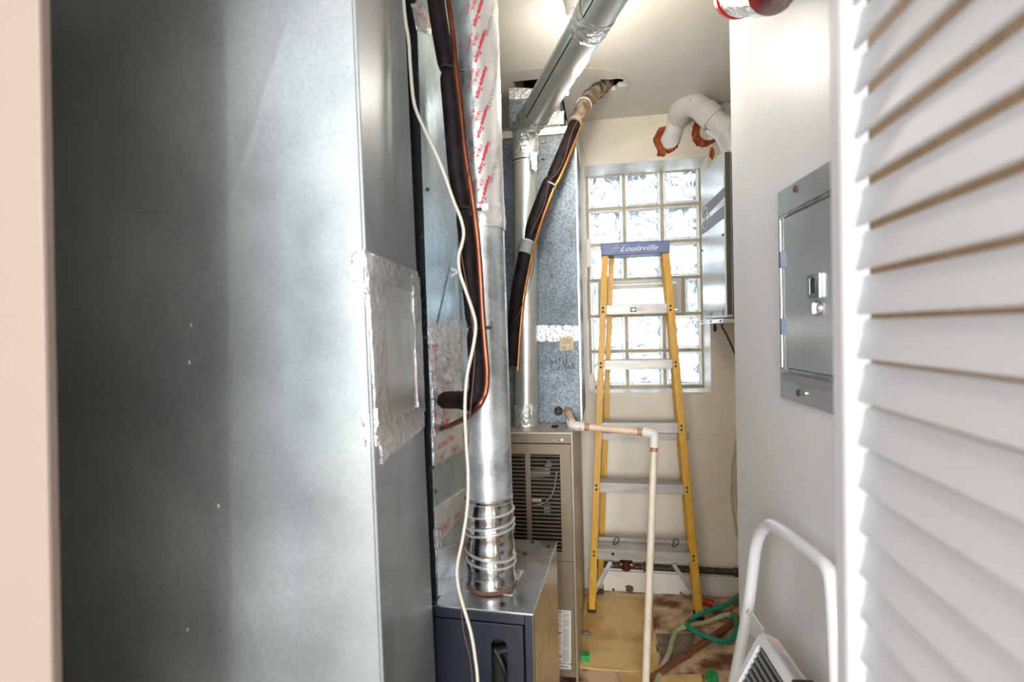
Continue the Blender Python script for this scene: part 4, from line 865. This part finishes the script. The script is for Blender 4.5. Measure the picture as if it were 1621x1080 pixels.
for k, (py, h) in enumerate(steps):
    c = LP(1015, py); zt_ = c.z+0.001; a, b = rail_u(fl0, fl1, zt_), rail_u(fr0, fr1, zt_)
    u0_, v_, _ = B.uv(a); u1_ = B.uv(b)[0]; u0_ += 0.014; u1_ -= 0.015
    h = [0.043, 0.043, 0.045, 0.045, 0.045][k]; mb = MB()
    v_ += 0.001
    mb.box(B, u0_, u1_, v_, v_+0.003, zt_-h, zt_); mb.box(B, u0_, u1_, v_+0.003, v_+0.082, zt_-0.003, zt_); mb.box(B, u0_, u1_, v_+0.082, v_+0.085, zt_-h*0.7, zt_)
    for q in range(7): mb.box(B, u0_, u1_, v_+0.010+q*0.0105, v_+0.014+q*0.0105, zt_, zt_+0.0014)
    st = obj('step', mb, M['alu'], lad, bevel=0.0008)
    for a_2, sg in ((u0_-0.016, 1), (u1_+0.014, 1)):
        for dz in (0.012, 0.030):
            p_ = B.pt(a_2, v_-0.001, zt_-dz); obj('rivet', MB().tube([p_+B.d*0.004, p_-B.d*0.003, p_-B.d*0.005], [0.0052, 0.0052, 0.002], 10), M['rivet'], lad, smooth=True)
    if k == 0:
        pz = (zt_-0.024); lbm = MB().box(B, (u0_+u1_)/2-0.028, (u0_+u1_)/2-0.001, v_-0.0006, v_, pz-0.010, pz+0.010)
        lb = obj('step_label', lbm, M['blackp'], st); mb = MB()
        mb.plate(lambda a, b, w_: B.pt(a, v_-0.0008-w_, b), [((u0_+u1_)/2-0.0145+0.011*math.cos(t*0.4), pz+0.0065*math.sin(t*0.4)) for t in range(16)], [], 0.0002); obj('label_oval', mb, M['silverp'], lad)
        mb = MB()
        for q, s_ in enumerate(['CAUTION', 'Keep ladder clean', 'Maintain 3 points', 'of contact']): text_mb(mb, s_, lambda x, y, q=q: B.pt((u0_+u1_)/2+0.002+x, v_-0.0007, pz+0.005-q*0.0045+y), 0.0055)
        obj('label_lettering', mb, M['blackp'], lad)
    if k == 4:
        for du_ in (0.075, 0.24):
            p_ = B.pt(u0_+du_*0.92+0.0, v_, zt_-0.02); obj('bolt', MB().tube([p_, p_-B.d*0.006], [0.0075, 0.006], 12), M['rivet'], lad, smooth=True)
        for x0, y0, x1, y1 in [(967, 889, 941, 936), (1066, 893, 1100, 944)]:
            a, b = LP(x0, y0, -0.03), LP(x1, y1, -0.03); mb = MB(); r_ = (b-a).cross(nL).normalized()*0.009
            mb.slab([a-r_, a+r_, b+r_, b-r_], nL, 0.004).slab([a-r_, a-r_*0.7, b-r_*0.7, b-r_], nL, 0.012); obj('knee_brace', mb, M['alu'], lad)
        for x, y in [(976, 857), (1070, 860)]:
            c = LP(x, y, -0.05); ln = MB().tube(spline([c+B.r*a+V((0, 0, b)) for a, b in [(-0.015, -0.018), (-0.008, 0.010), (0.004, 0.018), (0.012, 0.008), (0.008, -0.004), (0.002, -0.012), (-0.015, -0.018)]]), 0.002, 6)
            obj('spreader_hook', ln, M['rivet'], lad, smooth=True)
mb = MB(); k_ = LP(1010, 858, -0.085); u_, v_, z_ = B.uv(k_); mb.box(B, B.uv(rl0)[0], B.uv(rr0)[0], v_+0.01, v_+0.013, z_-0.022, z_+0.012); obj('rear_crossbar', mb, M['alu'], lad)
mb = MB(); z_ = LP(1010, 700).z; obj('rear_crossbar', MB().box(B, B.uv(rl0)[0], B.uv(rr0)[0]-0.02, VT+0.05, VT+0.053, z_-0.012, z_+0.018), M['alu'], lad)
# cap
ca, cb_ = LP(951, 392), LP(1060, 392); u0_, v_, _ = B.uv(ca); u1_ = B.uv(cb_)[0]; zc0, zc1 = LP(1005, 403).z, LP(1005, 384).z
mb = MB().box(B, u0_, u1_, v_-0.012, v_+0.115, zc0, zc1); cap = obj('top_cap', mb, M['bluep'], lad, bevel=0.004)
mb = MB().box(B, u0_+0.09, u1_-0.13, v_+0.0, v_+0.09, zc1, zc1+0.005); obj('tool_tray', mb, M['bluep'], lad, bevel=0.002)
pr = MB(); wdt = (u1_-u0_)
def capmap(x, y): return B.pt(u0_+wdt*0.17+x, v_-0.0126, zc0+0.016+y)
text_mb(pr, 'Louisville', lambda x, y: capmap(0.032+x*1.12, y*0.85), 0.040, shear=0.5, bold=0.0002)
for stk in [[(0, 0.0), (0.004, 0.004), (0.016, 0.032)], [(0.012, 0.0), (0.018, 0.014), (0.026, 0.034)], [(-0.004, 0.012), (0.01, 0.018), (0.034, 0.016)]]:
    pr.tube([capmap(a, b) for a, b in stk], 0.0009, 5)
obj('cap_lettering', pr, M['silverp'], lad, label='silver script lettering')

# ------------------------------------------------------------------ wall-hung boiler
BX = 0.657; PB = PU(W, BX, -1)
bfar, bnear = PB.hit(1111, 395), PB.hit(1147, 370); by1, by0 = bfar.y, bnear.y
bz1 = PB.hit(1147, 234).z; bz0 = PB.hit(1147, 503).z
boi = thing('wall_boiler', 'tall pale grey wall-hung boiler with printed bands beside the window', 'boiler', V((BX+0.15, (by0+by1)/2, bz0)))
obj('front_cover', MB().box(W, BX, BX+0.03, by0, by1, bz0, bz1), M['boilf'], boi, bevel=0.004)
obj('case_body', MB().box(W, BX+0.036, 1.02, by0+0.004, by1-0.004, bz0+0.0, bz1-0.01), M['boils'], boi, bevel=0.004)
obj('case_rib', MB().box(W, BX+0.030, BX+0.036, by0+0.010, by1-0.010, bz0+0.01, bz1-0.01), M['rubber'], boi)
obj('case_rib', MB().box(W, BX+0.004, BX+0.024, by0-0.005, by0, bz0+0.012, bz1-0.012), M['boils'], boi, bevel=0.002)
mbt = MB().box(W, BX-0.012, BX+0.12, by0, by1, bz0-0.022, bz0-0.004); obj('bottom_tray', mbt, M['boilf'], boi, bevel=0.002)
for yy in (by0+0.03, by1-0.03, (by0+by1)/2): obj('screw', MB().rod(V((BX-0.012, yy, bz0-0.013)), V((BX-0.015, yy, bz0-0.013)), 0.004, 8), M['rivet'], boi)
def bp(px, py, off=0.0008): return PB.hit(px, py, off)
for q in ([(1111, 331), (1146.5, 296), (1146.5, 312), (1111, 349)], [(1111, 354), (1146.5, 325), (1146.5, 345), (1111, 372)]):
    obj('printed_band', MB().slab([bp(*p, 0.0002) for p in q], PB.n, 0.0006), M['boilb'], boi)
c = bp(1116.5, 346); mb = MB(); 
mb.tube([c+V((0, math.cos(k*0.3142)*0.047, math.sin(k*0.3142)*0.047)) for k in range(21)], 0.0025, 6, cap=False); mb.tube([c+V((0, 0.03, -0.02)), c+V((0, -0.01, 0.012)), c+V((0, -0.03, 0.02))], 0.003, 6); mb.tube([c+V((0, 0.0, -0.02)), c+V((0, 0.012, 0.016))], 0.0028, 6)
obj('round_emblem', mb, M['boilf'], boi, label='round printed emblem')
mb = MB().slab([bp(*p, 0.0002) for p in [(1124, 494), (1128, 493), (1128, 499), (1124, 500)]], PB.n, 0.001); obj('indicator_badge', mb, M['greyp'], boi)
mb = MB().slab([bp(*p, 0.0002) for p in [(1143.5, 491), (1145.5, 490.5), (1145.5, 499.5), (1143.5, 500)]], PB.n, 0.001); obj('blue_sticker', mb, M['bluelabel'], boi)
for x, y in [(1111.5, 397), (1144, 372)]: c = bp(x, y); obj('screw', MB().rod(c, c+PB.n*0.003, 0.005, 8), M['rivet'], boi)
c = PU(W, BX+0.03, -1).hit(1131, 513); obj('drain_nipple', MB().tube([c+V((0, 0, 0.02)), c, c-V((0, 0, 0.02)), c-V((0, 0, 0.034))], [0.005, 0.005, 0.009, 0.006], 10), M['rivet'], boi, smooth=True)
def fx(px, py, x): return PU(W, x, -1).hit(px, py)
cc = [V((0.72, by0+0.07, bz0)), fx(1143, 513, 0.70), fx(1150, 530, 0.72), fx(1160, 552, 0.76), fx(1170, 580, 0.82), fx(1178, 640, 0.86), V((1.0, by0+0.05, 0.9))]
tag(obj('power_cord', MB().tube(spline(cc), 0.0048, 8), M['boils'], smooth=True), 'dark grey power cord hanging from under the boiler', 'cord')

# pvc exhaust pipes
def vent(name, label, hole, pts, r, rings):
    t_ = thing(name, label, 'pipe', Pback.hit(*hole)); sp = spline(pts, 8)
    obj('pipe_run', MB().tube([Pback.hit(*hole)+B.d*0.08]+sp, r, 24), M['pvc'], t_, smooth=True)
    for a, b, rr_ in rings: obj('pipe_socket', MB().tube([a, b], rr_, 24), M['pvc'], t_, smooth=True)
    return t_
h1 = (1061, 224)
A0 = Pback.hit(*h1); A1 = at(1072, 190, 2.50); A2 = at(1080, 172, 2.40); A2b = at(1098, 166, 2.34); A3 = at(1118, 178, 2.30); A4 = at(1150, 208, 2.26); A5 = at(1160, 232, 2.27); A6 = V((A5.x+0.02, A5.y, bz1-0.02))
RV_ = 0.0445
vt = vent('exhaust_pipe', 'white pvc exhaust elbow arching from the left wall hole to the boiler', h1, [A0, A1, A2, A2b, A3, A4, A5, A6], RV_, [])
d1 = (A4-A3).normalized()
obj('elbow_fitting', MB().tube(spline([A1+(A2-A1)*0.35, A2, A2b, A3], 8), 0.0515, 26), M['pvc'], vt, smooth=True)
obj('pipe_socket', MB().tube([A3-d1*0.012, A3+d1*0.05], 0.055, 26), M['pvc'], vt, smooth=True)
obj('pipe_socket', MB().tube([A3+d1*0.09, A3+d1*0.14], 0.0535, 26), M['pvc'], vt, smooth=True)
obj('elbow_fitting', MB().tube(spline([A4-d1*0.02, A4, A5, A6], 6), 0.052, 26), M['pvc'], vt, smooth=True)
h2 = (1123, 208)
C0 = Pback.hit(*h2); C1 = at(1130, 196, 2.50); C2 = at(1143, 182, 2.42); C3 = at(1160, 184, 2.40); C4 = V((0.90, C3.y, bz1-0.03)); C3b = V((0.88, C3.y, C3.z-0.04))
vt2 = vent('intake_pipe', 'second white pvc pipe with an elbow behind the exhaust elbow', h2, [C0, C1, C2, C3, C3b, C4], 0.043, [])
obj('elbow_fitting', MB().tube(spline([C1, C2, C3, C3b], 8), 0.050, 24), M['pvc'], vt2, smooth=True)
def blot(center, r_in, r_out, seed, dx=0, drip=0):
    rs = random.Random(seed); vs = []; n = 72; J_ = 5; mb = MB()
    for j in range(J_+1):
        for k in range(n):
            th = 2*math.pi*k/n; q = noise.noise(V((math.cos(th)*1.7, math.sin(th)*1.7, seed)))
            ro = r_out*(1+0.22*q+0.10*noise.noise(V((math.cos(th)*7, math.sin(th)*7, seed))))+ (drip if abs(th-4.3) < 0.25 else 0); r_ = r_in+(ro-r_in)*j/J_
            hgt = 0.016*math.sin(math.pi*min(1, (j+0.4)/J_*0.9))*(0.7+0.8*abs(noise.noise(V((th*3, j, seed)))))
            vs.append(center+B.r*(r_*math.cos(th)+dx*j/J_)+V((0, 0, r_*math.sin(th)))-B.d*(hgt+0.0005 if j < J_ else 0.0005))
    mb.add(vs, [[j*n+k, j*n+(k+1) % n, (j+1)*n+(k+1) % n, (j+1)*n+k] for j in range(J_) for k in range(n)]); return mb
obj('fire_sealant', blot(Pback.hit(1060, 221), 0.040, 0.062, 2, -0.012, 0.02), M['sealant'], vt, smooth=True, label='rust orange sealant ring smeared around the wall hole')
obj('fire_sealant', blot(Pback.hit(1121, 209), 0.040, 0.066, 5, -0.014, 0.008), M['sealant'], vt2, smooth=True, label='rust orange sealant smeared around the wall hole')
sm = MB(); c = Pback.hit(1127, 243); sm.add([c+B.r*(0.012*math.cos(t*0.7)*(1+.3*math.sin(t*3)))+V((0, 0, 0.030*math.sin(t*0.7)))-B.d*0.0006 for t in range(9)], [list(range(9))]); obj('sealant_smear', sm, M['sealant'], vt2)
pr = MB()
def padmap(c, r_, u_): return lambda x, y: c+r_*x+u_*y
c = at(1093, 157, 2.34)
ct = A2b+(EYE-A2b).normalized()*0.0535+V((0, 0, 0.012)); tx = B.r; ty = (V((0, 0, 1)))
for q in range(3): text_mb(pr, 'PVC DWV', lambda x, y, q=q: ct+tx*(x-0.014)+ty*(y+0.008-0.006*q), 0.008, bold=0.0003)
obj('black_lettering', pr, M['blackp'], vt)
pr = MB(); ct2 = C2+(EYE-C2).normalized()*0.052+V((0, 0, 0.004))
for q in range(3): text_mb(pr, 'PVC', lambda x, y, q=q: ct2+tx*(x-0.004)+ty*(y+0.014-0.009*q), 0.011, bold=0.0003)
obj('black_lettering', pr, M['blackp'], vt2)
# pale tubing on the far right behind the wall corner
tb1 = [V((0.74, by0+0.10, bz0-0.002)), at(1163, 530, 2.3), at(1170, 600, 2.3), at(1167, 690, 2.3), at(1160, 740, 2.3), at(1159, 790, 2.3), at(1166, 840, 2.3), at(1175, 880, 2.3)]
tag(obj('pale_tubing', MB().tube(spline([V((p.x, p.y, p.z)) for p in tb1]), 0.006, 8), M['hosep'], smooth=True), 'pale green tubing hanging behind the right wall corner', 'tubing')
tb2 = [V((0.78, by0+0.16, bz0-0.002)), at(1165, 530, 2.34), at(1172, 620, 2.34), at(1167, 700, 2.34), at(1165, 770, 2.34), at(1170, 830, 2.34), at(1178, 870, 2.34)]
tag(obj('clear_tubing', MB().tube(spline(tb2), 0.004, 8), M['wirew'], smooth=True), 'thinner cream tubing hanging just right of the pale green one', 'tubing')

# ------------------------------------------------------------------ pipe along the back wall
Pbp = PV(B, VB-0.035)
bpz = thing('wall_pipe', 'dark steel pipe running low along the back wall behind the ladder', 'pipe', Pbp.hit(1050, 905))
za, zb2 = Pbp.hit(938, 893), Pbp.hit(1170, 908); zb2.z = za.z-0.006
obj('pipe_length', MB().tube([za, zb2], 0.015, 14), M['blackpipe'], bpz, smooth=True)
dpp = (zb2-za).normalized()
for f_, l_ in ((0.36, 0.035), (0.97, 0.03)): a = za+(zb2-za)*f_; obj('coupling', MB().tube([a, a+dpp*l_], 0.021, 14), M['blackpipe'], bpz, smooth=True)
a = Pbp.hit(991, 893); obj('copper_valve', MB().tube([a+V((0, 0, 0.03)), a+V((0, 0, 0.02)), a-V((0, 0, 0.02)), a-V((0, 0, 0.03))], [0.016, 0.027, 0.027, 0.018], 16).tube([a-dpp*0.03, a+dpp*0.03], 0.021, 14), M['copper'], bpz, smooth=True, label='reddish copper valve body')
st_ = MB(); c = PV(B, VB-0.0165).hit(996, 932); st_.add([c+B.r*(0.020*math.cos(t*0.63)*(1+.3*math.sin(t*2.2)))+V((0, 0, 0.018*math.sin(t*0.63)))-B.d*0.0003 for t in range(10)], [list(range(10))])
c = PV(B, VB-0.0165).hit(971, 934); st_.add([c+B.r*(0.006*math.cos(t*0.8))+V((0, 0, 0.010*math.sin(t*0.8)))-B.d*0.0003 for t in range(8)], [list(range(8))])
o_ = obj('stain', st_, M['rust'], bpy.data.objects['baseboard_back'])

# ------------------------------------------------------------------ things on the floor
def fl(pts, h): return spline([PZ(0).hit(x, y)+V((0, 0, (p[2] if len(p) > 2 else h))) for p in pts for x, y in [p[:2]]], 8)
fl_pts = [(1030, 1110), (1045, 1068), (1058, 1042), (1064, 1020), (1072, 1002), (1090, 996), (1120, 990), (1150, 988, 0.040), (1166, 999, 0.040), (1160, 1018, 0.02), (1140, 1023, 0.02), (1118, 1021, 0.036), (1098, 1012, 0.034), (1088, 1000, 0.03), (1092, 988), (1110, 982, 0.03), (1138, 975, 0.035), (1158, 965, 0.035), (1178, 948, 0.03), (1200, 935)]
hp_ = fl(fl_pts, 0.013)
hs = thing('garden_hose', 'green garden hose coiled on the floor right of the white drain pipe', 'hose', PZ(0).hit(1110, 1000))
n3 = len(hp_); obj('faded_hose_end', MB().tube(hp_[:28], 0.0105, 12), M['hosep'], hs, smooth=True, label='faded pale green length'); obj('hose_coil', MB().tube(hp_[27:60], 0.0105, 12), M['hosep'], hs, smooth=True, label='dusty pale green loop'); obj('hose_length', MB().tube(hp_[59:], 0.0105, 12), M['hose'], hs, smooth=True)
cpz = thing('copper_floor_pipe', 'rusty copper pipe lying on the floor under the green hose', 'pipe', PZ(0).hit(1100, 1030))
a, b = PZ(0.0).hit(1028, 1082), PZ(0.0).hit(1180, 978); a.z = b.z = 0.014
obj('pipe_length', MB().tube([a, b], 0.0125, 14), mat('rusty_copper', (0.36, 0.13, 0.06), 0.5, 0.4, col2=(0.20, 0.10, 0.06), nscale=30, bump=0.2), cpz, smooth=True)
cdp = fl([(1034, 896, 0.16), (1046, 908, 0.12), (1062, 926, 0.05), (1078, 943, 0.012), (1098, 953, 0.008), (1112, 958, 0.008), (1120, 961, 0.012)], 0.01)
sc_ = thing('orange_cord', 'orange-red cord with a red plug trailing over the floor behind the ladder foot', 'cord', PZ(0).hit(1118, 960))
obj('cord_length', MB().tube(cdp, 0.0045, 8), M['orangecord'], sc_, smooth=True)
a, b, c = PZ(0).hit(1113, 958), PZ(0).hit(1128, 962), PZ(0).hit(1146, 968)
for p_ in (a, b, c): p_.z = 0.017
obj('plug_body', MB().tube([a, a+(b-a)*0.2, b-(b-a)*0.1, b], [0.008, 0.016, 0.015, 0.012], 12).tube([b, b+V((0, 0, 0.016))], 0.006, 8), M['redp'], sc_, smooth=True, label='bright red plug body')
obj('plug_tip', MB().tube([b, b+(c-b)*0.35, b+(c-b)*0.6, c], [0.012, 0.012, 0.007, 0.003], 10), M['greyp'], sc_, smooth=True, label='grey tapered tip')
def sponge(px, py, s_, ang, label):
    c = PZ(0).hit(px, py); fr = Fr(ang); u_, v_, _ = fr.uv(c); mb = MB(); n = 5
    bm = bmesh.new(); bmesh.ops.create_cube(bm, size=1); bmesh.ops.subdivide_edges(bm, edges=bm.edges, cuts=5, use_grid_fill=True)
    vs = []
    for v in bm.verts:
        p_ = v.co.copy(); q = V(p_)*7+V((px, 0, 0)); k = 1+0.05*noise.noise(q)
        vs.append(fr.pt(u_+p_.x*s_[0]*k, v_+s_[1]/2+p_.y*s_[1]*k, s_[2]/2+p_.z*s_[2]*(k if p_.z > -0.49 else 1)))
    mb.add(vs, [[v.index for v in f.verts] for f in bm.faces]); bm.free()
    return tag(obj('sponge', mb, M['sponge'], smooth=True, angle=50), label, 'sponge', None)
sponge(927, 1049, (0.030, 0.03, 0.026), 4, 'small green foam block on the yellow vinyl beside the taupe furnace')
sponge(1131, 1082, (0.034, 0.03, 0.030), -20, 'small green foam block at the front edge of the floor by the step stool')
rk = MB(); c = PZ(0.0).hit(928, 1006); 
bm = bmesh.new(); bmesh.ops.create_icosphere(bm, subdivisions=2, radius=1)
vs = [c+V((v.co.x*0.020, v.co.y*0.014, 0.008+v.co.z*0.009))*1.0+V((0, 0, 0))+V(v.co)*0.003*noise.noise(V(v.co)*3) for v in bm.verts]; rk.add(vs, [[v.index for v in f.verts] for f in bm.faces]); bm.free()
tag(obj('rubble_piece', rk, M['tile'], smooth=True), 'small brown lump of rubble on the vinyl beside the furnace', 'rubble')
db = MB(); rs = random.Random(11)
for _ in range(260):
    p_ = PZ(0).hit(rs.uniform(1040, 1165), rs.uniform(950, 1085)); s_ = rs.uniform(0.0012, 0.005)
    db.add([p_+V((rs.uniform(-s_, s_), rs.uniform(-s_, s_), 0.001)) for _k in range(3)]+[p_+V((0, 0, 0.002+s_*0.6))], [[0, 1, 2], [0, 1, 3], [1, 2, 3], [2, 0, 3]])
o_ = obj('floor_debris', db, M['tile']); o_['kind'] = 'stuff'; tag(o_, 'crumbs and flakes scattered over the stained floor', 'debris')

# ------------------------------------------------------------------ electrical panel in the right wall
WX = 0.45; PW = PU(W, WX, -1)
def pwx(px, py, off=0): return PW.hit(px, py, off)
ya = pwx(1238, 470).y; zt1 = (pwx(1237, 306).z+pwx(1310, 256).z)/2; zt0 = (pwx(1240, 632).z+pwx(1311, 649).z)/2; yb = ya-0.262
ep = thing('breaker_panel', 'flush steel electrical breaker panel in the white right wall', 'electrical panel', V((WX-0.005, (ya+yb)/2, zt0)))
dy1 = pwx(1246, 470).y; dz1_, dz0_ = pwx(1246, 345).z, pwx(1248, 583).z; dy0 = yb+0.03
mb = MB().plate(lambda a, b, w_: V((WX-w_, a, b)), [(yb, zt0), (ya, zt0), (ya, zt1), (yb, zt1)], [[(dy0, dz0_), (dy1, dz0_), (dy1, dz1_), (dy0, dz1_)]], 0.006)
obj('panel_trim', mb, M['panel'], ep, bevel=0.0015)
mb = MB(); t_ = 0.008
for a, b, c, d in [(dy0-t_, dy1+t_, dz1_, dz1_+t_), (dy0-t_, dy1+t_, dz0_-t_, dz0_), (dy1, dy1+t_*0.5, dz0_, dz1_), (dy0-t_, dy0, dz0_, dz1_)]: mb.box(W, WX-0.012, WX-0.006, a, b, c, d)
obj('door_surround', mb, M['shiny'], ep, bevel=0.002)
obj('panel_door', MB().box(W, WX-0.008, WX-0.001, dy0+0.002, dy1-0.002, dz0_+0.002, dz1_-0.002), M['panel'], ep, bevel=0.002)
obj('drip_lip', MB().hexa([V((WX-0.014, dy0-t_, dz0_-0.022)), V((WX-0.006, dy0-t_, dz0_-0.022)), V((WX-0.006, dy1, dz0_-0.022)), V((WX-0.014, dy1-0.01, dz0_-0.022)), V((WX-0.010, dy0-t_, dz0_-t_)), V((WX-0.006, dy0-t_, dz0_-t_)), V((WX-0.006, dy1, dz0_-t_)), V((WX-0.010, dy1, dz0_-t_))]), M['greyp'], ep)
for py in (411, 517):
    z = pwx(1246, py).z; obj('hinge', MB().box(W, WX-0.014, WX-0.006, dy1-0.006, dy1+0.003, z-0.016, z+0.016), M['hinge'], ep, bevel=0.001)
z = pwx(1300, 452).z; yl = pwx(1299, 452).y
mb = MB().plate(lambda a, b, w_: V((WX-0.008-w_, a, b)), [(yl-0.024, z-0.022), (yl+0.018, z-0.022), (yl+0.018, z+0.020), (yl-0.024, z+0.020)], [[(yl-0.008, z-0.014), (yl+0.010, z-0.014), (yl+0.010, z+0.013), (yl-0.008, z+0.013)]], 0.006); lt_ = obj('latch', mb, M['shiny'], ep, bevel=0.001)
obj('latch_slot', MB().box(W, WX-0.010, WX-0.008, yl-0.008, yl+0.010, z-0.014, z+0.013), M['dark'], lt_)
z = pwx(1302, 488).z; y = pwx(1302, 488).y
obj('lock', MB().tube([V((WX-0.008, y, z)), V((WX-0.013, y, z)), V((WX-0.014, y, z))], [0.013, 0.012, 0.006], 16).box(W, WX-0.018, WX-0.013, y-0.002, y+0.002, z-0.009, z+0.009), M['shiny'], ep, smooth=True)
for x, y_ in [(1260, 299), (1265, 622)]:
    c = pwx(x, y_, 0.006); obj('screw', MB().rod(c, c+PW.n*0.0025, 0.007, 10), M['rust'], ep, smooth=True)
c = pwx(1275, 623, 0.006); obj('screw', MB().rod(c, c+PW.n*0.003, 0.005, 10), M['shiny'], ep)

# scuffs on the right wall
sc = MB(); rs = random.Random(5)
for _ in range(16):
    a = pwx(rs.uniform(1185, 1236), rs.uniform(408, 445), 0.0002); sc.tube([a, a+V((0, rs.uniform(-0.012, 0.012), rs.uniform(-0.004, 0.008)))], 0.0005, 4)
o_ = obj('scuff_mark', sc, M['pvc'], bpy.data.objects['wall_right'])

# ------------------------------------------------------------------ red capped foil pipe at the top right
rc = thing('foil_flex_pipe', 'foil wrapped pipe end with a red rim at the top edge of the right wall', 'pipe', pwx(1190, 0, 0.06))
Pr = PU(W, WX-0.07, -1)
a, b = Pr.hit(1172, -14), Pr.hit(1225, -22)
ww = wraptape('foil_wrap', a, b, 0.044, 6, 0.006, parent=rc, nv=14); 
dd = (a-b).normalized()
obj('red_rim', MB().tube([a-dd*0.004, a+dd*0.012, a+dd*0.018], [0.049, 0.050, 0.040], 28), M['redp'], rc, smooth=True, label='bright red plastic rim')
obj('wall_bracket', MB().box(W, WX-0.03, WX, min(a.y, b.y), max(a.y, b.y), a.z-0.01, a.z+0.01), M['greyp'], rc)

# ------------------------------------------------------------------ white folding step stool against the right wall
Pst = pl3(V((0.425, 1.3, 0.98)), V((0.425, 0.9, 0.98)), V((0.36, 1.1, 0.30)))
sn = Pst.n
stl = thing('step_stool', 'white folding step stool with black ribbed tread leaning on the right wall', 'step stool', V((0.34, 1.1, 0)))
def sp_(px, py, off=0): return Pst.hit(px, py, off)
tube = [(1162, 1080), (1183, 969), (1192, 899), (1196, 868), (1202, 848), (1210, 836), (1220, 831), (1234, 838), (1262, 859), (1296, 886), (1308, 898), (1315, 914), (1319, 947), (1322, 1000), (1326, 1080)]
tp_ = [sp_(*p) for p in tube]
fe = tp_[0]+(tp_[0]-tp_[1])*((tp_[0].z-0.012)/(tp_[1].z-tp_[0].z)); ge = tp_[-1]+(tp_[-1]-tp_[-2])*((tp_[-1].z-0.012)/(tp_[-2].z-tp_[-1].z))
obj('tube_frame', MB().tube(spline([fe]+tp_+[ge], 6), 0.0120, 18), M['white'], stl, smooth=True)
for f_, dx in ((fe, 0), (ge, 0)): obj('rubber_foot', MB().tube([V((f_.x, f_.y, 0)), V((f_.x, f_.y, 0.03))], [0.017, 0.015], 14), M['rubber'], stl, smooth=True)
c = sp_(1185, 969, 0.012); obj('rivet', MB().tube([c, c+sn*0.003], [0.006, 0.004], 12), M['panel'], stl, smooth=True)
obj('side_bracket', MB().slab([sp_(*p, 0.002) for p in [(1191, 968), (1210, 996), (1205, 1016), (1187, 1003)]], sn, 0.003), M['white'], stl, bevel=0.001)
# folded tread: top edge level, tilted away from the wall
T0 = PU(W, 0.392, -1).hit(1213, 1005); hdir = V((0, -1, 0)); e1_ = at(1172, 1090, (T0-EYE).dot(fw)*0.975)
dnr = V((-0.065, 0.0, -0.127)).normalized(); nT = hdir.cross(dnr).normalized()
if nT.dot(EYE-T0) < 0: nT = -nT
TW, TH = 0.36, 0.24
def tq(a, b, o=0): return T0+hdir*a+dnr*b+nT*o
def rrect(x0, x1, y0, y1, r, n=4):
    pts = []
    for cx, cy, s0_ in [(x1-r, y0+r, -90), (x1-r, y1-r, 0), (x0+r, y1-r, 90), (x0+r, y0+r, 180)]:
        for k in range(n+1): a = math.radians(s0_+90*k/n); pts.append((cx+r*math.cos(a), cy+r*math.sin(a)))
    return pts
rimw = 0.016
obj('tread_rim', MB().plate(lambda a, b, w_: tq(a, b, w_-0.006), rrect(0, TW, 0, TH, 0.012), [rrect(rimw, TW-rimw, rimw, TH-rimw, 0.010)], 0.020), M['white'], stl, bevel=0.002)
obj('tread_mat', MB().plate(lambda a, b, w_: tq(a, b, w_), rrect(rimw, TW-rimw, rimw, TH-rimw, 0.010), [], 0.006), M['rubber'], stl)
rb0 = None; k = 0; nr = 17
for k in range(nr):
    b_ = rimw+0.007+(TH-2*rimw-0.014)*k/(nr-1); a = MB().slab([tq(rimw+0.006, b_-0.0022, 0.006), tq(TW-rimw-0.006, b_-0.0022, 0.006), tq(TW-rimw-0.006, b_+0.0022, 0.006), tq(rimw+0.006, b_+0.0022, 0.006)], nT, 0.005)
    if rb0 is None: rb0 = obj('tread_rib', a, M['greyp'], stl)
    else:
        c2 = rb0.copy(); COL.objects.link(c2); c2.location = dnr*((TH-2*rimw-0.014)*k/(nr-1))
side = MB().slab([tq(0.004, -0.0, 0.013), tq(TW-0.01, 0, 0.013), tq(TW-0.01, -0.001, -0.022), tq(0.004, -0.001, -0.022)], V((0, 0, 1)), 0.003); obj('tread_edge', side, M['white'], stl, bevel=0.001)
def sq(a, d_): return tq(a, -0.001, 0.012-d_)+V((0, 0, 0.0036))
lbl = obj('warning_sticker', MB().add([sq(0.02, 0.004), sq(0.20, 0.004), sq(0.20, 0.030), sq(0.02, 0.030)], [[0, 1, 2, 3]]) or None, M['paper'], stl) if False else None
m_ = MB(); m_.add([sq(0.015, 0.004), sq(0.20, 0.004), sq(0.20, 0.030), sq(0.015, 0.030)], [[0, 1, 2, 3]]); lbl = obj('warning_sticker', m_, M['pvc'], stl)
m_ = MB(); U3 = V((0, 0, 0.0004)); m_.add([sq(0.04+0.018*math.cos(t*0.5), 0.017+0.010*math.sin(t*0.5))+U3 for t in range(12)], [list(range(12))]); obj('sticker_oval', m_, M['pink'], lbl)
m_ = MB()
for q in range(6): m_.add([sq(0.066, 0.007+q*0.0035)+U3, sq(0.17-0.01*(q % 3), 0.007+q*0.0035)+U3, sq(0.17-0.01*(q % 3), 0.0085+q*0.0035)+U3, sq(0.066, 0.0085+q*0.0035)+U3], [[0, 1, 2, 3]])
obj('fine_print', m_, M['greyprint'], lbl)
c = T0+hdir*0.165; obj('latch', MB().box(W, c.x-0.016, c.x+0.020, c.y-0.016, c.y+0.016, c.z-0.012, c.z+0.012), M['rubber'], stl, bevel=0.004)
